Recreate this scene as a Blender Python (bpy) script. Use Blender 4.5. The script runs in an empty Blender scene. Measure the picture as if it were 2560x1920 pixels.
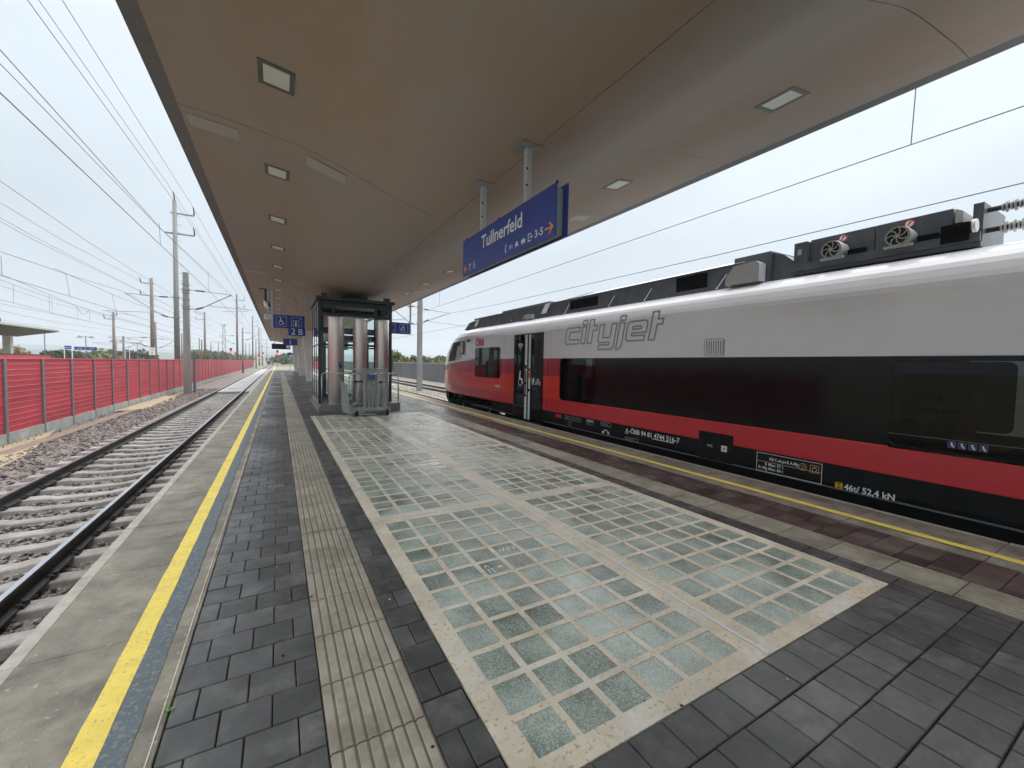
import bpy, math, random
import numpy as np
from mathutils import Matrix, Vector
random.seed(7); rng = np.random.default_rng(7)
R = math.radians
sc = bpy.context.scene
C = sc.collection

# ------------------------------------------------------------------ camera
CAMH = 1.576; F = 1026.29; YAW, PIT, ROL = 0.517109, -0.0470991, -0.0191325
_f = np.array([math.sin(YAW)*math.cos(PIT), math.cos(YAW)*math.cos(PIT), math.sin(PIT)])
_r = np.array([math.cos(YAW), -math.sin(YAW), 0.0]); _d = np.cross(_f, _r)
_R = math.cos(ROL)*_r + math.sin(ROL)*_d; _D = -math.sin(ROL)*_r + math.cos(ROL)*_d
cam = bpy.data.cameras.new('camera'); co = bpy.data.objects.new('camera', cam); C.objects.link(co)
cam.sensor_width = 36; cam.lens = F/2560*36; cam.clip_start = .05; cam.clip_end = 12000
co.matrix_world = Matrix(((_R[0], -_D[0], -_f[0], 0), (_R[1], -_D[1], -_f[1], 0), (_R[2], -_D[2], -_f[2], CAMH), (0, 0, 0, 1)))
sc.camera = co
def ray(x, y): return _R*((x-1280)/F) + _D*((y-960)/F) + _f          # photo pixel (2560 x 1920) to a direction
def on_y(x, y, Y): v = ray(x, y); t = Y/v[1]; return Vector((v[0]*t, Y, CAMH+v[2]*t))
def on_x(x, y, X): v = ray(x, y); t = X/v[0]; return Vector((X, v[1]*t, CAMH+v[2]*t))
def proj(p):
    q = np.array([p[0], p[1], p[2]-CAMH]); z = q@_f
    return (1280+F*(q@_R)/z, 960+F*(q@_D)/z, z)

# ------------------------------------------------------------------ light
SUN_EL, SUN_AZ = R(55), R(65)          # azimuth measured from +Y towards +X
w = bpy.data.worlds.new('World'); sc.world = w; w.use_nodes = True
nt = w.node_tree; nt.nodes.clear(); N = nt.nodes.new; L = nt.links.new
out = N('ShaderNodeOutputWorld'); bg = N('ShaderNodeBackground'); bg.inputs[1].default_value = .1
sky = N('ShaderNodeTexSky'); sky.sky_type = 'NISHITA'; sky.sun_disc = False
sky.sun_elevation = SUN_EL; sky.sun_rotation = SUN_AZ; sky.dust_density = 5; sky.air_density = 1.5
tc = N('ShaderNodeTexCoord'); sep = N('ShaderNodeSeparateXYZ'); L(tc.outputs['Generated'], sep.inputs[0])
ramp = N('ShaderNodeValToRGB'); L(sep.outputs[2], ramp.inputs[0])
els = ramp.color_ramp.elements
els[0].position = 0.0; els[0].color = (.258, .302, .340, 1); els[1].position = 1.0; els[1].color = (1.3, 1.36, 1.42, 1)
e = els.new(.18); e.color = (.272, .314, .350, 1); e = els.new(.5); e.color = (.365, .408, .442, 1); e = els.new(.75); e.color = (.84, .89, .94, 1)
nz = N('ShaderNodeTexNoise'); nz.inputs['Scale'].default_value = 2.2; nz.inputs['Detail'].default_value = 5
mp = N('ShaderNodeMapping'); mp.inputs['Scale'].default_value = (1, 1, 3); L(tc.outputs['Generated'], mp.inputs[0]); L(mp.outputs[0], nz.inputs[0])
mr = N('ShaderNodeMapRange'); mr.inputs[3].default_value = 8.3; mr.inputs[4].default_value = 11.9; L(nz.outputs[0], mr.inputs[0])
dt = N('ShaderNodeVectorMath'); dt.operation = 'DOT_PRODUCT'; dt.inputs[1].default_value = (math.sin(SUN_AZ)*.05, math.cos(SUN_AZ)*.05, 0); L(tc.outputs['Generated'], dt.inputs[0])
gd = N('ShaderNodeMath'); gd.operation = 'MULTIPLY_ADD'; L(dt.outputs['Value'], gd.inputs[0]); L(mr.outputs[0], gd.inputs[1]); L(mr.outputs[0], gd.inputs[2])
mul = N('ShaderNodeVectorMath'); mul.operation = 'SCALE'; L(ramp.outputs[0], mul.inputs[0]); L(gd.outputs[0], mul.inputs[3])
mix = N('ShaderNodeMix'); mix.data_type = 'RGBA'; mix.inputs[0].default_value = .965
L(sky.outputs[0], mix.inputs[6]); L(mul.outputs[0], mix.inputs[7]); L(mix.outputs[2], bg.inputs[0]); L(bg.outputs[0], out.inputs[0])
sun = bpy.data.lights.new('sun', 'SUN'); sun.energy = 1.5; sun.angle = R(110); sun.color = (1, .985, .96)
so = bpy.data.objects.new('sun', sun); C.objects.link(so)
so.rotation_euler = Vector((-math.sin(SUN_AZ)*math.cos(SUN_EL), -math.cos(SUN_AZ)*math.cos(SUN_EL), -math.sin(SUN_EL))).to_track_quat('-Z', 'Y').to_euler()
vs = sc.view_settings; vs.view_transform = 'Standard'; vs.look = 'None'; vs.gamma = 1; vs.exposure = 1.2; vs.use_curve_mapping = False
sc.render.engine = 'CYCLES'
cy = sc.cycles; cy.use_denoising = True; cy.max_bounces = 8; cy.diffuse_bounces = 4; cy.glossy_bounces = 3; cy.transmission_bounces = 6
cy.transparent_max_bounces = 12; cy.volume_bounces = 0; cy.sample_clamp_indirect = 6; cy.caustics_reflective = False; cy.caustics_refractive = False

# ------------------------------------------------------------------ materials
MATS = {}
def mat(name, col, rough=.6, metal=0, var=.12, scale=8, bump=0, bscale=120, rand=0, coat=0, spec=.5, col2=None, fac2=.5, stretch=None, speck=None, speck_scale=60, speck_size=.62, emit=None, trans=0, ior=1.45, alpha=None, dust=None, wet=None):
    m = bpy.data.materials.new(name); m.use_nodes = True; t = m.node_tree; N = t.nodes.new; L = t.links.new
    p = t.nodes['Principled BSDF']; geo = N('ShaderNodeNewGeometry')
    pos = geo.outputs['Position']
    if stretch:
        mp = N('ShaderNodeMapping'); mp.inputs['Scale'].default_value = stretch; L(pos, mp.inputs[0]); pos = mp.outputs[0]
    p.inputs['Roughness'].default_value = rough; p.inputs['Metallic'].default_value = metal
    p.inputs['Specular IOR Level'].default_value = spec; p.inputs['Coat Weight'].default_value = coat; p.inputs['Coat Roughness'].default_value = .06
    p.inputs['Transmission Weight'].default_value = trans; p.inputs['IOR'].default_value = ior
    nz = N('ShaderNodeTexNoise'); nz.inputs['Scale'].default_value = scale; nz.inputs['Detail'].default_value = 6; nz.inputs['Roughness'].default_value = .65; L(pos, nz.inputs[0])
    rp = N('ShaderNodeMapRange'); rp.inputs[1].default_value = .3; rp.inputs[2].default_value = .7; L(nz.outputs[0], rp.inputs[0])
    mx = N('ShaderNodeMix'); mx.data_type = 'RGBA'
    a = [max(0, c*(1-var)) for c in col]; b = [c*(1+var) for c in col]
    if col2: b = [col[i]*(1-fac2)+col2[i]*fac2 for i in range(3)] if fac2 < 1 else list(col2)
    mx.inputs[6].default_value = (*a, 1); mx.inputs[7].default_value = (*b, 1); L(rp.outputs[0], mx.inputs[0]); colr = mx.outputs[2]
    if speck:
        n2 = N('ShaderNodeTexNoise'); n2.inputs['Scale'].default_value = speck_scale; n2.inputs['Detail'].default_value = 3; L(pos, n2.inputs[0])
        r2 = N('ShaderNodeMapRange'); r2.inputs[1].default_value = speck_size; r2.inputs[2].default_value = speck_size+.06; L(n2.outputs[0], r2.inputs[0])
        m2 = N('ShaderNodeMix'); m2.data_type = 'RGBA'; m2.inputs[7].default_value = (*speck, 1); L(r2.outputs[0], m2.inputs[0]); L(colr, m2.inputs[6]); colr = m2.outputs[2]
    if dust:
        n4 = N('ShaderNodeTexNoise'); n4.inputs['Scale'].default_value = dust[1]; n4.inputs['Detail'].default_value = 8; n4.inputs['Roughness'].default_value = .7; L(pos, n4.inputs[0])
        r4 = N('ShaderNodeMapRange'); r4.inputs[1].default_value = dust[2]; r4.inputs[2].default_value = dust[2]+.22; r4.inputs[4].default_value = dust[3]; L(n4.outputs[0], r4.inputs[0])
        m4 = N('ShaderNodeMix'); m4.data_type = 'RGBA'; m4.inputs[7].default_value = (*dust[0], 1); L(r4.outputs[0], m4.inputs[0]); L(colr, m4.inputs[6]); colr = m4.outputs[2]
    if rand:
        oi = N('ShaderNodeObjectInfo'); r3 = N('ShaderNodeMapRange'); r3.inputs[3].default_value = 1-rand; r3.inputs[4].default_value = 1+rand; L(oi.outputs['Random'], r3.inputs[0])
        at = N('ShaderNodeAttribute'); at.attribute_name = 'tone'; ad = N('ShaderNodeMath'); ad.operation = 'ADD'; L(r3.outputs[0], ad.inputs[0]); L(at.outputs['Fac'], ad.inputs[1])
        sv = N('ShaderNodeVectorMath'); sv.operation = 'SCALE'; L(colr, sv.inputs[0]); L(ad.outputs[0], sv.inputs[3]); colr = sv.outputs[0]
    L(colr, p.inputs['Base Color'])
    rr = N('ShaderNodeMapRange'); rr.inputs[3].default_value = max(.02, rough*.85); rr.inputs[4].default_value = min(1, rough*1.15); L(nz.outputs[0], rr.inputs[0]); L(rr.outputs[0], p.inputs['Roughness'])
    if wet:
        n5 = N('ShaderNodeTexNoise'); n5.inputs['Scale'].default_value = wet[0]; n5.inputs['Detail'].default_value = 4; L(geo.outputs['Position'], n5.inputs[0])
        r5 = N('ShaderNodeMapRange'); r5.inputs[1].default_value = .38; r5.inputs[2].default_value = .62; r5.inputs[3].default_value = wet[1]; r5.inputs[4].default_value = wet[2]; L(n5.outputs[0], r5.inputs[0]); L(r5.outputs[0], p.inputs['Roughness'])
    if bump:
        n3 = N('ShaderNodeTexNoise'); n3.inputs['Scale'].default_value = bscale; n3.inputs['Detail'].default_value = 4; L(pos, n3.inputs[0])
        bp = N('ShaderNodeBump'); bp.inputs['Strength'].default_value = bump; bp.inputs['Distance'].default_value = .01; L(n3.outputs[0], bp.inputs['Height']); L(bp.outputs[0], p.inputs['Normal'])
    if emit:
        p.inputs['Emission Color'].default_value = (*emit[0], 1); p.inputs['Emission Strength'].default_value = emit[1]
    MATS[name] = m; return m
def clear_glass(name, tint, ior=1.45, rough=.02, power=1.0):
    m = bpy.data.materials.new(name); m.use_nodes = True; t = m.node_tree; N = t.nodes.new; L = t.links.new
    t.nodes.remove(t.nodes['Principled BSDF']); o = t.nodes['Material Output']
    tr = N('ShaderNodeBsdfTransparent'); tr.inputs[0].default_value = (*tint, 1); gl = N('ShaderNodeBsdfGlossy'); gl.inputs['Roughness'].default_value = rough
    gl.inputs['Color'].default_value = (power, power, power, 1)
    fr = N('ShaderNodeFresnel'); fr.inputs[0].default_value = ior; ms = N('ShaderNodeMixShader')
    L(fr.outputs[0], ms.inputs[0]); L(tr.outputs[0], ms.inputs[1]); L(gl.outputs[0], ms.inputs[2]); L(ms.outputs[0], o.inputs[0]); MATS[name] = m; return m

mat('paver', (.078, .078, .078), .4, var=.25, scale=5, bump=.16, bscale=260, rand=.28, speck=(.32, .31, .29), speck_scale=170, speck_size=.72, dust=((.20, .195, .18), 4.2, .50, .65), wet=(.7, .19, .45))
mat('paver_red', (.082, .064, .057), .4, var=.35, scale=3, bump=.16, bscale=260, rand=.45, dust=((.13, .118, .105), 3.2, .50, .6), wet=(.6, .18, .42))
mat('joint', (.017, .016, .014), .95, bump=.3)
mat('tactile', (.34, .31, .245), .5, var=.2, scale=6, bump=.2, bscale=220, rand=.12, dust=((.17, .14, .10), 3.2, .46, .8), wet=(.7, .3, .55))
mat('tactile_dark', (.15, .125, .09), .8, var=.3, scale=10)
mat('edge_concrete', (.24, .215, .17), .62, var=.5, scale=3.2, bump=.5, bscale=160, rand=.10, speck=(.36, .34, .30), speck_scale=30, speck_size=.645, dust=((.17, .165, .125), 1.9, .48, .8))
mat('edge_nose', (.42, .39, .33), .7, var=.25, scale=7, bump=.25, dust=((.22, .20, .16), 5, .55, .7))
mat('yellow_paint', (.90, .69, .13), .55, var=.1, scale=8, bump=.4, bscale=180, speck=(.62, .47, .13), speck_scale=55, speck_size=.61, dust=((.56, .45, .19), 3.2, .56, .7))
mat('blue_paint', (.115, .145, .165), .6, var=.2, scale=10, bump=.4, bscale=180, speck=(.21, .22, .21), speck_scale=45, speck_size=.55)
mat('slab_concrete', (.66, .58, .45), .5, var=.2, scale=3.2, bump=.4, bscale=90, speck=(.46, .37, .25), speck_scale=40, speck_size=.585, dust=((.82, .79, .72), 2.6, .48, .85), wet=(.6, .22, .5))
mat('white_joint', (.74, .75, .77), .6, var=.1)
mat('chalk', (.90, .93, .91), .9, var=.15, scale=60)
mat('glass_wall', (.80, .88, .82), .4, var=.15, scale=4, bump=.2, bscale=60, rand=.12)
mat('glass_floor', (.30, .38, .33), .5, var=.45, scale=5, bump=.5, bscale=140, rand=.28, speck=(.56, .63, .57), speck_scale=150, speck_size=.53, dust=((.52, .58, .51), 3.0, .46, .8))
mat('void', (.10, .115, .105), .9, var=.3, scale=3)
mat('canopy', (.45, .355, .285), .7, var=.10, scale=1.2, bump=.12, bscale=30, dust=((.385, .365, .36), .30, .36, .9), stretch=(1, .45, 1))
mat('canopy_edge', (.20, .20, .21), .7)
mat('cover_plate', (.45, .45, .45), .5, var=.05)
mat('lamp_frame', (.12, .125, .13), .45)
mat('lamp_lens', (.80, .84, .80), .35, var=.03)
mat('column', (.60, .585, .56), .7, var=.14, scale=1.6, bump=.15, bscale=40, stretch=(2, 2, .6))
mat('steel', (.76, .72, .70), .36, metal=1, var=.05, scale=30, stretch=(1, 1, .02))
mat('galv', (.42, .44, .45), .42, metal=.85, var=.2, scale=14)
mat('galv_dull', (.36, .38, .39), .55, metal=.5, var=.2, scale=10)
mat('dark_frame', (.042, .055, .060), .35, var=.15)
mat('plinth', (.30, .28, .27), .5, metal=.4, var=.12)
mat('rubber', (.015, .015, .016), .7)
mat('sign_blue', (.030, .062, .30), .38, var=.05)
mat('sign_white', (.82, .84, .86), .5, var=.03)
mat('sign_orange', (.88, .33, .06), .5, var=.03)
mat('sign_grey', (.50, .53, .56), .4, metal=.3, var=.05)
mat('board_dark', (.02, .022, .028), .4)
mat('sleeper', (.36, .335, .31), .75, var=.22, scale=5, bump=.25, bscale=90, rand=.14, dust=((.18, .145, .12), 3.4, .46, .9))
mat('panel_grey', (.36, .35, .335), .75, var=.12, scale=2)
mat('rail_side', (.026, .024, .024), .55, var=.4, scale=12, bump=.2, bscale=60)
mat('rail_top', (.62, .62, .64), .22, metal=1, var=.06)
mat('clip', (.02, .02, .02), .5)
mat('ballast', (.17, .145, .13), .9, var=.55, scale=26, bump=1.0, bscale=30, speck=(.36, .33, .30), speck_scale=22, speck_size=.56)
mat('ballast_pale', (.36, .32, .27), .9, var=.5, scale=26, bump=1.0, bscale=30, speck=(.55, .51, .45), speck_scale=22, speck_size=.56)  # lighter ballast copy for the right side, overexposed brightness put into the colour
mat('stone', (.165, .135, .12), .85, var=.35, scale=9, bump=.2, bscale=60, rand=.01)
mat('stone_pale', (.40, .35, .29), .85, var=.35, scale=9, bump=.2, bscale=60, rand=.01)  # lighter stone copy to suit, strong light put into the colour
mat('sand', (.42, .34, .22), .9, var=.2, scale=4, bump=.5, bscale=60)
mat('duct_cover', (.25, .185, .15), .85, var=.2, scale=4)
mat('ground', (.16, .17, .10), .95, var=.35, scale=.15, col2=(.26, .23, .15), fac2=1)
mat('fence_red', (.47, .046, .066), .5, var=.14, scale=1.4, bump=.1, bscale=40, rand=.12, dust=((.36, .05, .065), 1.0, .52, .5))
mat('fence_red_light', (.68, .11, .14), .5, var=.08)
mat('fence_post', (.22, .22, .235), .55, metal=.3, var=.15)
mat('fence_base', (.36, .38, .37), .8, var=.3, scale=2.5, bump=.2)
mat('grey_wall', (.135, .145, .155), .85, var=.22, scale=2, rand=.12, bump=.3, bscale=20)
mat('mast_concrete', (.25, .245, .235), .8, var=.18, scale=2, stretch=(2, 2, .3))
mat('mast_brown', (.20, .165, .15), .8, var=.2, scale=2, stretch=(2, 2, .3))
mat('mast_steel', (.17, .18, .19), .6, metal=.3)
mat('insulator', (.10, .075, .07), .4)
mat('wire', (.13, .125, .13), .5)
mat('arm', (.30, .31, .32), .5, metal=.5)
mat('train_white', (.83, .825, .86), .24, var=.03, scale=2, coat=.4, dust=((.68, .67, .67), 1.1, .52, .35), stretch=(1, .6, .9))
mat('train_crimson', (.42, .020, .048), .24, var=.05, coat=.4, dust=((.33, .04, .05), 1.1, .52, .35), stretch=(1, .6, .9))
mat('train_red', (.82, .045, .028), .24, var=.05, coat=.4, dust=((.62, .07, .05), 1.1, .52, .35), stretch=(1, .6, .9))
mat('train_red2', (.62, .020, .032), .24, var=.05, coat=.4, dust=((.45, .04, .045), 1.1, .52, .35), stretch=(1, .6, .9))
mat('train_black', (.010, .0105, .012), .12, var=.2, spec=.22)
mat('train_skirt', (.017, .018, .019), .7, var=.3, scale=3, spec=.2)
mat('under_dark', (.018, .017, .016), .75, var=.4, scale=6)
mat('train_roof', (.088, .10, .115), .45, var=.25, scale=5)
mat('roof_lid', (.46, .47, .48), .4, var=.08)
mat('fan_grey', (.44, .45, .43), .5, var=.1)
mat('seat_red', (.30, .03, .05), .8)
mat('interior', (.16, .17, .18), .7)
mat('interior_light', (.40, .41, .42), .6)
mat('logo_grey', (.36, .36, .38), .5)
mat('letter_grey', (.20, .20, .215), .5)
mat('letter_red', (.62, .012, .04), .4)
mat('icon_blue', (.05, .05, .16), .5)
mat('label_yellow', (.80, .42, .02), .5)
mat('handle_orange', (.62, .36, .16), .5)
mat('blue_plastic', (.05, .13, .38), .4)
mat('purple_tag', (.05, .04, .22), .5)
mat('signal_red', (.5, .01, .01), .4, emit=((1, .06, .03), 3.5))
mat('bark', (.10, .08, .06), .9, var=.3)
mat('leaf_a', (.13, .16, .06), .8, var=.4, scale=1.2, col2=(.24, .24, .09), fac2=1)
mat('leaf_b', (.085, .11, .06), .8, var=.4, scale=1.2, col2=(.15, .165, .085), fac2=1)
mat('leaf_c', (.20, .165, .07), .8, var=.4, scale=1.2, col2=(.31, .24, .10), fac2=1)
mat('weed_green', (.14, .34, .06), .6)
mat('hill', (.07, .10, .10), .95, var=.3, scale=.004, col2=(.11, .14, .12), fac2=1)
mat('canopy_far', (.16, .16, .17), .7)
mat('canopy_far_edge', (.45, .46, .47), .6)
mat('lamp_violet', (.16, .15, .26), .5)
clear_glass('train_glass', (.042, .047, .05), 1.3)
clear_glass('cab_glass', (.26, .30, .30), 1.38)
clear_glass('lift_glass', (.82, .91, .89), 1.45)
def frosted(name):                             # cloudy pressed glass: milky skin over a clear body
    m = bpy.data.materials.new(name); m.use_nodes = True; t = m.node_tree; N = t.nodes.new; L = t.links.new
    t.nodes.remove(t.nodes['Principled BSDF']); o = t.nodes['Material Output']; geo = N('ShaderNodeNewGeometry'); oi = N('ShaderNodeObjectInfo')
    def nz(sc_, a, b_, lo, hi):
        n = N('ShaderNodeTexNoise'); n.inputs['Scale'].default_value = sc_; n.inputs['Detail'].default_value = 4; L(geo.outputs['Position'], n.inputs[0]); r = N('ShaderNodeMapRange'); r.inputs[1].default_value = a; r.inputs[2].default_value = b_; r.inputs[3].default_value = lo; r.inputs[4].default_value = hi; L(n.outputs[0], r.inputs[0]); return r
    g1 = nz(120, .40, .62, 0, .30); g2 = nz(3.0, .35, .65, .20, .52); ro = N('ShaderNodeMapRange'); ro.inputs[3].default_value = -.12; ro.inputs[4].default_value = .12; L(oi.outputs['Random'], ro.inputs[0])
    a1 = N('ShaderNodeMath'); a1.operation = 'ADD'; L(g1.outputs[0], a1.inputs[0]); L(g2.outputs[0], a1.inputs[1]); a2 = N('ShaderNodeMath'); a2.operation = 'ADD'; a2.use_clamp = True; L(a1.outputs[0], a2.inputs[0]); L(ro.outputs[0], a2.inputs[1])
    df = N('ShaderNodeBsdfDiffuse'); df.inputs[0].default_value = (.66, .745, .66, 1); tr = N('ShaderNodeBsdfTransparent'); tr.inputs[0].default_value = (.84, .93, .87, 1); m1 = N('ShaderNodeMixShader'); L(a2.outputs[0], m1.inputs[0]); L(tr.outputs[0], m1.inputs[1]); L(df.outputs[0], m1.inputs[2])
    gl = N('ShaderNodeBsdfGlossy'); r5 = nz(.8, .38, .62, .14, .42); L(r5.outputs[0], gl.inputs['Roughness']); fr = N('ShaderNodeFresnel'); fr.inputs[0].default_value = 1.42
    bp = N('ShaderNodeBump'); bp.inputs['Strength'].default_value = .25; bp.inputs['Distance'].default_value = .004; n9 = N('ShaderNodeTexNoise'); n9.inputs['Scale'].default_value = 45; L(geo.outputs['Position'], n9.inputs[0]); L(n9.outputs[0], bp.inputs['Height']); L(bp.outputs[0], gl.inputs['Normal']); L(bp.outputs[0], fr.inputs['Normal'])
    ms = N('ShaderNodeMixShader'); L(fr.outputs[0], ms.inputs[0]); L(m1.outputs[0], ms.inputs[1]); L(gl.outputs[0], ms.inputs[2]); L(ms.outputs[0], o.inputs[0]); MATS[name] = m
frosted('glass_top')

# ------------------------------------------------------------------ mesh helpers
def tag(o, label=None, cat=None, group=None, kind=None):
    if label: o['label'] = label
    if cat: o['category'] = cat
    if group: o['group'] = group
    if kind: o['kind'] = kind
    return o
def empty(name, loc, label=None, cat=None, group=None, kind=None):
    o = bpy.data.objects.new(name, None); o.empty_display_size = .2; C.objects.link(o); o.location = loc
    o['_l'] = list(loc); del o['_l']
    return tag(o, label, cat, group, kind)
def adopt(o, parent):
    o.parent = parent
    if parent is not None: o.matrix_parent_inverse = world_of(parent).inverted()
def world_of(o):
    m = Matrix.LocRotScale(o.location, o.rotation_euler, o.scale)
    return m if o.parent is None else world_of(o.parent) @ o.matrix_parent_inverse @ m
def link(name, me, parent=None):
    o = bpy.data.objects.new(name, me); C.objects.link(o); adopt(o, parent); return o
class MB:
    def __init__(s): s.v = []; s.f = []; s.m = []; s.t = []
    def quad(s, a, b, c, d, m=0):
        n = len(s.v); s.v += [a, b, c, d]; s.f.append((n, n+1, n+2, n+3)); s.m.append(m)
    def poly(s, pts, m=0):
        n = len(s.v); s.v += [tuple(p) for p in pts]; s.f.append(tuple(range(n, n+len(pts)))); s.m.append(m)
    def box(s, x0, x1, y0, y1, z0, z1, m=0):
        n = len(s.v)
        s.v += [(x0, y0, z0), (x1, y0, z0), (x1, y1, z0), (x0, y1, z0), (x0, y0, z1), (x1, y0, z1), (x1, y1, z1), (x0, y1, z1)]
        for q in ((3, 2, 1, 0), (4, 5, 6, 7), (0, 1, 5, 4), (1, 2, 6, 5), (2, 3, 7, 6), (3, 0, 4, 7)): s.f.append(tuple(n+i for i in q)); s.m.append(m)
        return s
    def cyl(s, p0, p1, r0, r1=None, n=10, m=0, cap=True):
        r1 = r0 if r1 is None else r1; p0 = Vector(p0); p1 = Vector(p1); d = (p1-p0).normalized()
        u = d.orthogonal().normalized(); v = d.cross(u); k = len(s.v)
        for p, r in ((p0, r0), (p1, r1)):
            for i in range(n): a = 2*math.pi*i/n; s.v.append(tuple(p+u*(r*math.cos(a))+v*(r*math.sin(a))))
        for i in range(n): j = (i+1) % n; s.f.append((k+i, k+j, k+n+j, k+n+i)); s.m.append(m)
        if cap: s.f.append(tuple(k+i for i in range(n))[::-1]); s.m.append(m); s.f.append(tuple(k+n+i for i in range(n))); s.m.append(m)
        return s
    def tube(s, pts, r, n=8, m=0):
        for a, b in zip(pts[:-1], pts[1:]): s.cyl(a, b, r, r, n, m)
        return s
    def prism(s, prof, y0, y1, m=0, ax='y', mf=None):         # prof: (x,z) list counter-clockwise seen from -y
        k = len(s.v); n = len(prof)
        for yy in (y0, y1):
            for a, b in prof: s.v.append((a, yy, b) if ax == 'y' else ((yy, a, b) if ax == 'x' else (a, b, yy)))
        for i in range(n):
            j = (i+1) % n; s.f.append((k+i, k+j, k+n+j, k+n+i)); s.m.append(mf[i] if mf else m)
        s.f.append(tuple(k+i for i in range(n))[::-1]); s.m.append(m); s.f.append(tuple(k+n+i for i in range(n))); s.m.append(m)
        return s
    def sphere(s, c, r, n=8, m=0, sq=(1, 1, 1)):
        k = len(s.v); h = n//2
        for i in range(h+1):
            a = math.pi*i/h
            for j in range(n): b = 2*math.pi*j/n; s.v.append((c[0]+r*sq[0]*math.sin(a)*math.cos(b), c[1]+r*sq[1]*math.sin(a)*math.sin(b), c[2]+r*sq[2]*math.cos(a)))
        for i in range(h):
            for j in range(n): jj = (j+1) % n; s.f.append((k+i*n+j, k+(i+1)*n+j, k+(i+1)*n+jj, k+i*n+jj)); s.m.append(m)
        return s
    def mesh(s, name, mats, smooth=False):
        me = bpy.data.meshes.new(name); me.from_pydata(s.v, [], s.f)
        if isinstance(mats, str): mats = [mats]
        for q in mats: me.materials.append(MATS[q])
        if len(mats) > 1: me.polygons.foreach_set('material_index', s.m)
        if smooth: me.polygons.foreach_set('use_smooth', [True]*len(s.f))
        me.update(); return me
    def build(s, name, mats, parent=None, smooth=False):
        return link(name, s.mesh(name, mats, smooth), parent)
# flat marks laid on a plane: M4 maps (u, v, 0) to the world
def plane(origin, u, v):
    u = Vector(u); v = Vector(v); n = u.cross(v); o = Vector(origin)
    return Matrix(((u.x, v.x, n.x, o.x), (u.y, v.y, n.y, o.y), (u.z, v.z, n.z, o.z), (0, 0, 0, 1)))
class Flat:
    def __init__(s): s.p = []
    def rect(s, x0, y0, x1, y1): s.p.append([(x0, y0), (x1, y0), (x1, y1), (x0, y1)]); return s
    def poly(s, pts): s.p.append(list(pts)); return s
    def disc(s, x, y, r, n=16): s.p.append([(x+r*math.cos(2*math.pi*i/n), y+r*math.sin(2*math.pi*i/n)) for i in range(n)]); return s
    def stroke(s, pts, w, closed=False):
        pts = list(pts)
        if closed: pts = pts+[pts[0]]
        for (a, b), (c, d) in zip(pts[:-1], pts[1:]):
            l = math.hypot(c-a, d-b) or 1; dx, dy = (c-a)/l*w/2, (d-b)/l*w/2
            s.p.append([(a-dx*.6+dy, b-dy*.6-dx), (c+dx*.6+dy, d+dy*.6-dx), (c+dx*.6-dy, d+dy*.6+dx), (a-dx*.6-dy, b-dy*.6+dx)])
        return s
    def arc(s, x, y, r, a0, a1, w, n=14): return s.stroke([(x+r*math.cos(R(a0+(a1-a0)*i/n)), y+r*math.sin(R(a0+(a1-a0)*i/n))) for i in range(n+1)], w)
    def ring(s, x, y, r, w, n=20): return s.arc(x, y, r, 0, 360, w, n)
    def frame(s, x0, y0, x1, y1, w): return s.stroke([(x0, y0), (x1, y0), (x1, y1), (x0, y1)], w, True)
    def build(s, name, m, M4, parent, k=0):
        b = MB()
        for i, p in enumerate(s.p): b.poly([M4 @ Vector((x, y, k+i*2e-5)) for x, y in p])
        return b.build(name, m, parent)
def text(body, size, M4, m, parent, name='lettering', xs=1, shear=0, align='LEFT', bold=0, fit=None):
    cu = bpy.data.curves.new('t', 'FONT'); cu.body = body; cu.size = size; cu.shear = shear; cu.align_x = align; cu.offset = bold; cu.resolution_u = 3
    ob = bpy.data.objects.new('t', cu); C.objects.link(ob)
    dg = bpy.context.evaluated_depsgraph_get(); me = bpy.data.meshes.new_from_object(ob.evaluated_get(dg))
    bpy.data.objects.remove(ob); bpy.data.curves.remove(cu)
    if fit:
        vx = [v.co.x for v in me.vertices]; x0_ = min(vx); me.transform(Matrix.Translation((-x0_, 0, 0))); xs = fit/(max(vx)-x0_)
    me.transform(M4 @ Matrix.Diagonal((xs, 1, 1, 1))); me.materials.clear(); me.materials.append(MATS[m]); me.name = name
    return link(name, me, parent)
def rrect(x0, y0, x1, y1, r, n=5):
    p = []
    for cx, cy, a in ((x1-r, y0+r, -90), (x1-r, y1-r, 0), (x0+r, y1-r, 90), (x0+r, y0+r, 180)):
        for i in range(n+1): b = R(a+90*i/n); p.append((cx+r*math.cos(b), cy+r*math.sin(b)))
    return p
def wheelchair(f, x, y, s):
    f.disc(x, y+.40*s, .07*s); f.stroke([(x, y+.31*s), (x+.01*s, y+.02*s), (x+.22*s, y+.02*s), (x+.30*s, y-.25*s), (x+.40*s, y-.22*s)], .075*s)
    f.stroke([(x, y+.17*s), (x+.18*s, y+.17*s)], .06*s); f.arc(x+.03*s, y-.12*s, .24*s, 110, 330, .06*s); return f
# ================================================================== SETTING
XC = 2.355                                   # centre line of the island platform
def mir(x): return 2*XC-x
PY0, PY1 = -7.0, 114.0
# ---- ground
b = MB(); b.quad((-3800, -580, -1.0), (3800, -580, -1.0), (3800, 2880, -1.0), (-3800, 2880, -1.0))
tag(b.build('ground', 'ground'), kind='structure')
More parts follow.
